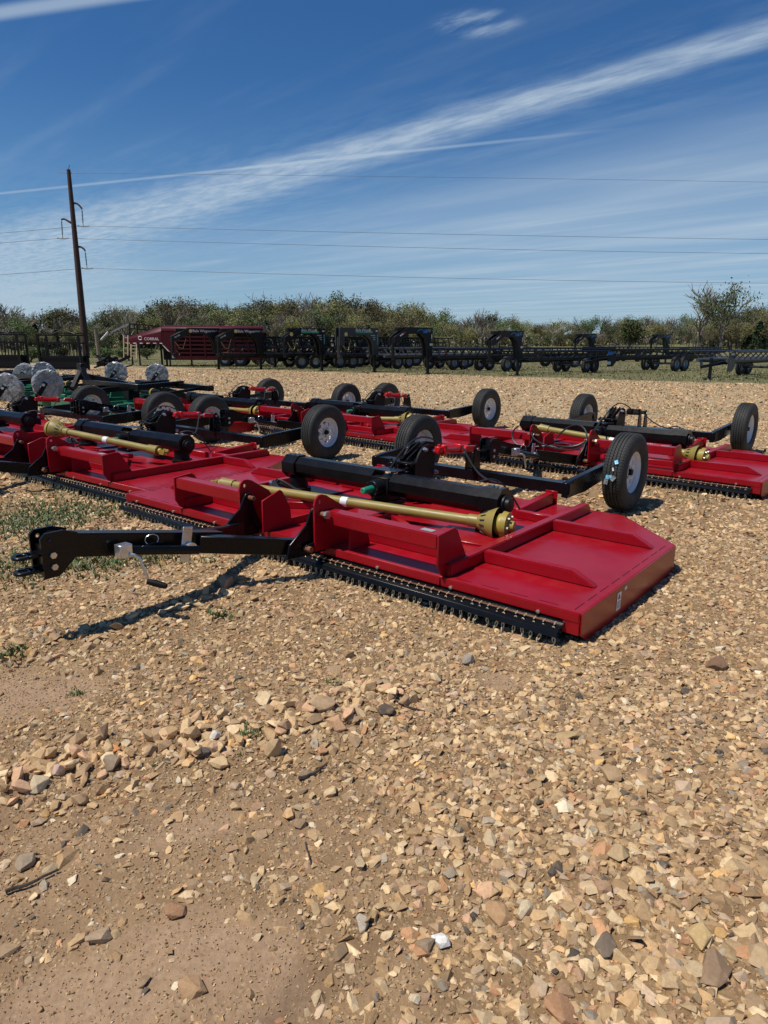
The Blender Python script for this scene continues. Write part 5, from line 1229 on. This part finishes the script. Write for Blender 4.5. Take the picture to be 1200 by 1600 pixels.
def top_y(px_):
    for (a, b), (c, d) in zip(TOPS[:-1], TOPS[1:]):
        if a <= px_ <= c: return b+(d-b)*(px_-a)/(c-a)
    return 490
r = random.Random(77); px_ = -70
while px_ < 1270:
    for layer in range(3):
        pp = px_+r.uniform(-9, 9); dep = (95 if px_ < 160 else 112 if px_ < 700 else 150 if px_ < 830 else 210 if px_ < 1090 else 150)*(1+.10*layer+r.uniform(-.03, .03))
        yy = top_y(pp)+[14, 2, -9][layer]+r.uniform(-13, 9); v_ = at_depth(pp, yy, dep); zb = float(gz(v_.x, dep)); h = max(2., v_.z-zb)
        kind = r.choices(['bare', 'bud', 'leaf', 'cedar', 'bush'], [2.6, 6.0, 2.8, [1.6, .7, 0][layer] if px_ < 640 else .3, [1.0, 0, 0][layer]])[0]
        if kind == 'cedar': h *= .8
        if kind == 'bush': h *= .5
        tree(kind, r.randrange(9), v_.x, dep, h, LBL[kind]+', '+['front', 'middle', 'back'][layer]+' rank '+region(pp), 'far wood '+region(pp)+', '+kind+' '+['front', 'middle', 'back'][layer], r.uniform(.85, 1.15)*(1.0 if kind != 'cedar' else 1.0))
    px_ += 15 if px_ < 830 else 11.5
# notable trees
v_ = at_depth(1100, 434, 80); tree('bare', 1, v_.x, 80, v_.z, 'tall bare tree standing left of the leafy roadside tree', 'roadside trees at the right', .85)
v_ = at_depth(1138, 428, 78); tree('leaf', 0, v_.x, 78, v_.z, 'tallest tree, thin green leaves, standing at the right above the trailers', 'roadside trees at the right', .70)
v_ = at_depth(985, 490, 95); tree('bush', 0, v_.x, 95, v_.z, 'round dark bushy shrub standing alone right of centre', 'roadside trees at the right', .9)
v_ = at_depth(12, 480, 62); tree('leaf', 1, v_.x, 62, v_.z, 'big green tree at the left edge behind the cattle chutes', 'trees at the left edge', 1.1)
v_ = at_depth(-6, 452, 84); tree('bare', 2, v_.x, 84, v_.z, 'tall bare tree at the left edge above the green one', 'trees at the left edge', .9)
v_ = at_depth(195, 470, 88); tree('bare', 3, v_.x, 88, v_.z, 'bare tree standing out of the wood right of the power pole', 'trees at the left edge', .6)
v_ = at_depth(262, 467, 100); tree('bare', 0, v_.x, 100, v_.z, 'wide bare tree above the roof of the maroon trailer', 'trees at the left edge', .9)
v_ = at_depth(148, 500, 62); tree('leaf', 2, v_.x, 62, v_.z, 'spreading green tree right behind the power pole', 'trees at the left edge', 1.2)
for i, pp in enumerate((45, 60, 95, 160, 200, 230)):
    v_ = at_depth(pp, 535+(i % 3)*5, 48+i % 3*4); tree('bush', i, v_.x, v_.y, max(1.2, v_.z), 'scrubby bush behind the cattle chutes and scrap', 'scrubby bushes behind the chutes', 1.6)
# undergrowth mass of the wood
def mass(n, seed):
    r = random.Random(seed); m = MB()
    for _ in range(n):
        pp = r.uniform(-120, 1320); base_ = 118 if pp < 160 else 134 if pp < 700 else 176 if pp < 830 else 240 if pp < 1090 else 176
        dep = base_*r.uniform(1.0, 1.18); tt = at_depth(pp, top_y(pp)+9, dep); u_ = r.random()**.8; z_ = float(tt.z)*u_*(.74 if pp < 830 or pp > 1100 else .95)
        c = Vector((tt.x, dep, z_-.2)); s = r.uniform(.12, .30)*dep/130
        a = Vector((r.gauss(0, 1), r.gauss(0, 1), r.gauss(0, 1))).normalized(); b = a.cross(Vector((r.gauss(0, 1), r.gauss(0, 1), r.gauss(0, 1)))).normalized()
        m.add([c-a*s, c+b*s*.6, c+a*s, c-b*s*.6], [(0, 1, 2, 3)], r.choices([0, 1, 2, 3], [5, 2, 1, 3])[0])
    return m
o = mass(70000, 4).build('undergrowth', [M_BUD, M_LEAF, M_CEDAR, M_TWIG]); o['kind'] = 'stuff'
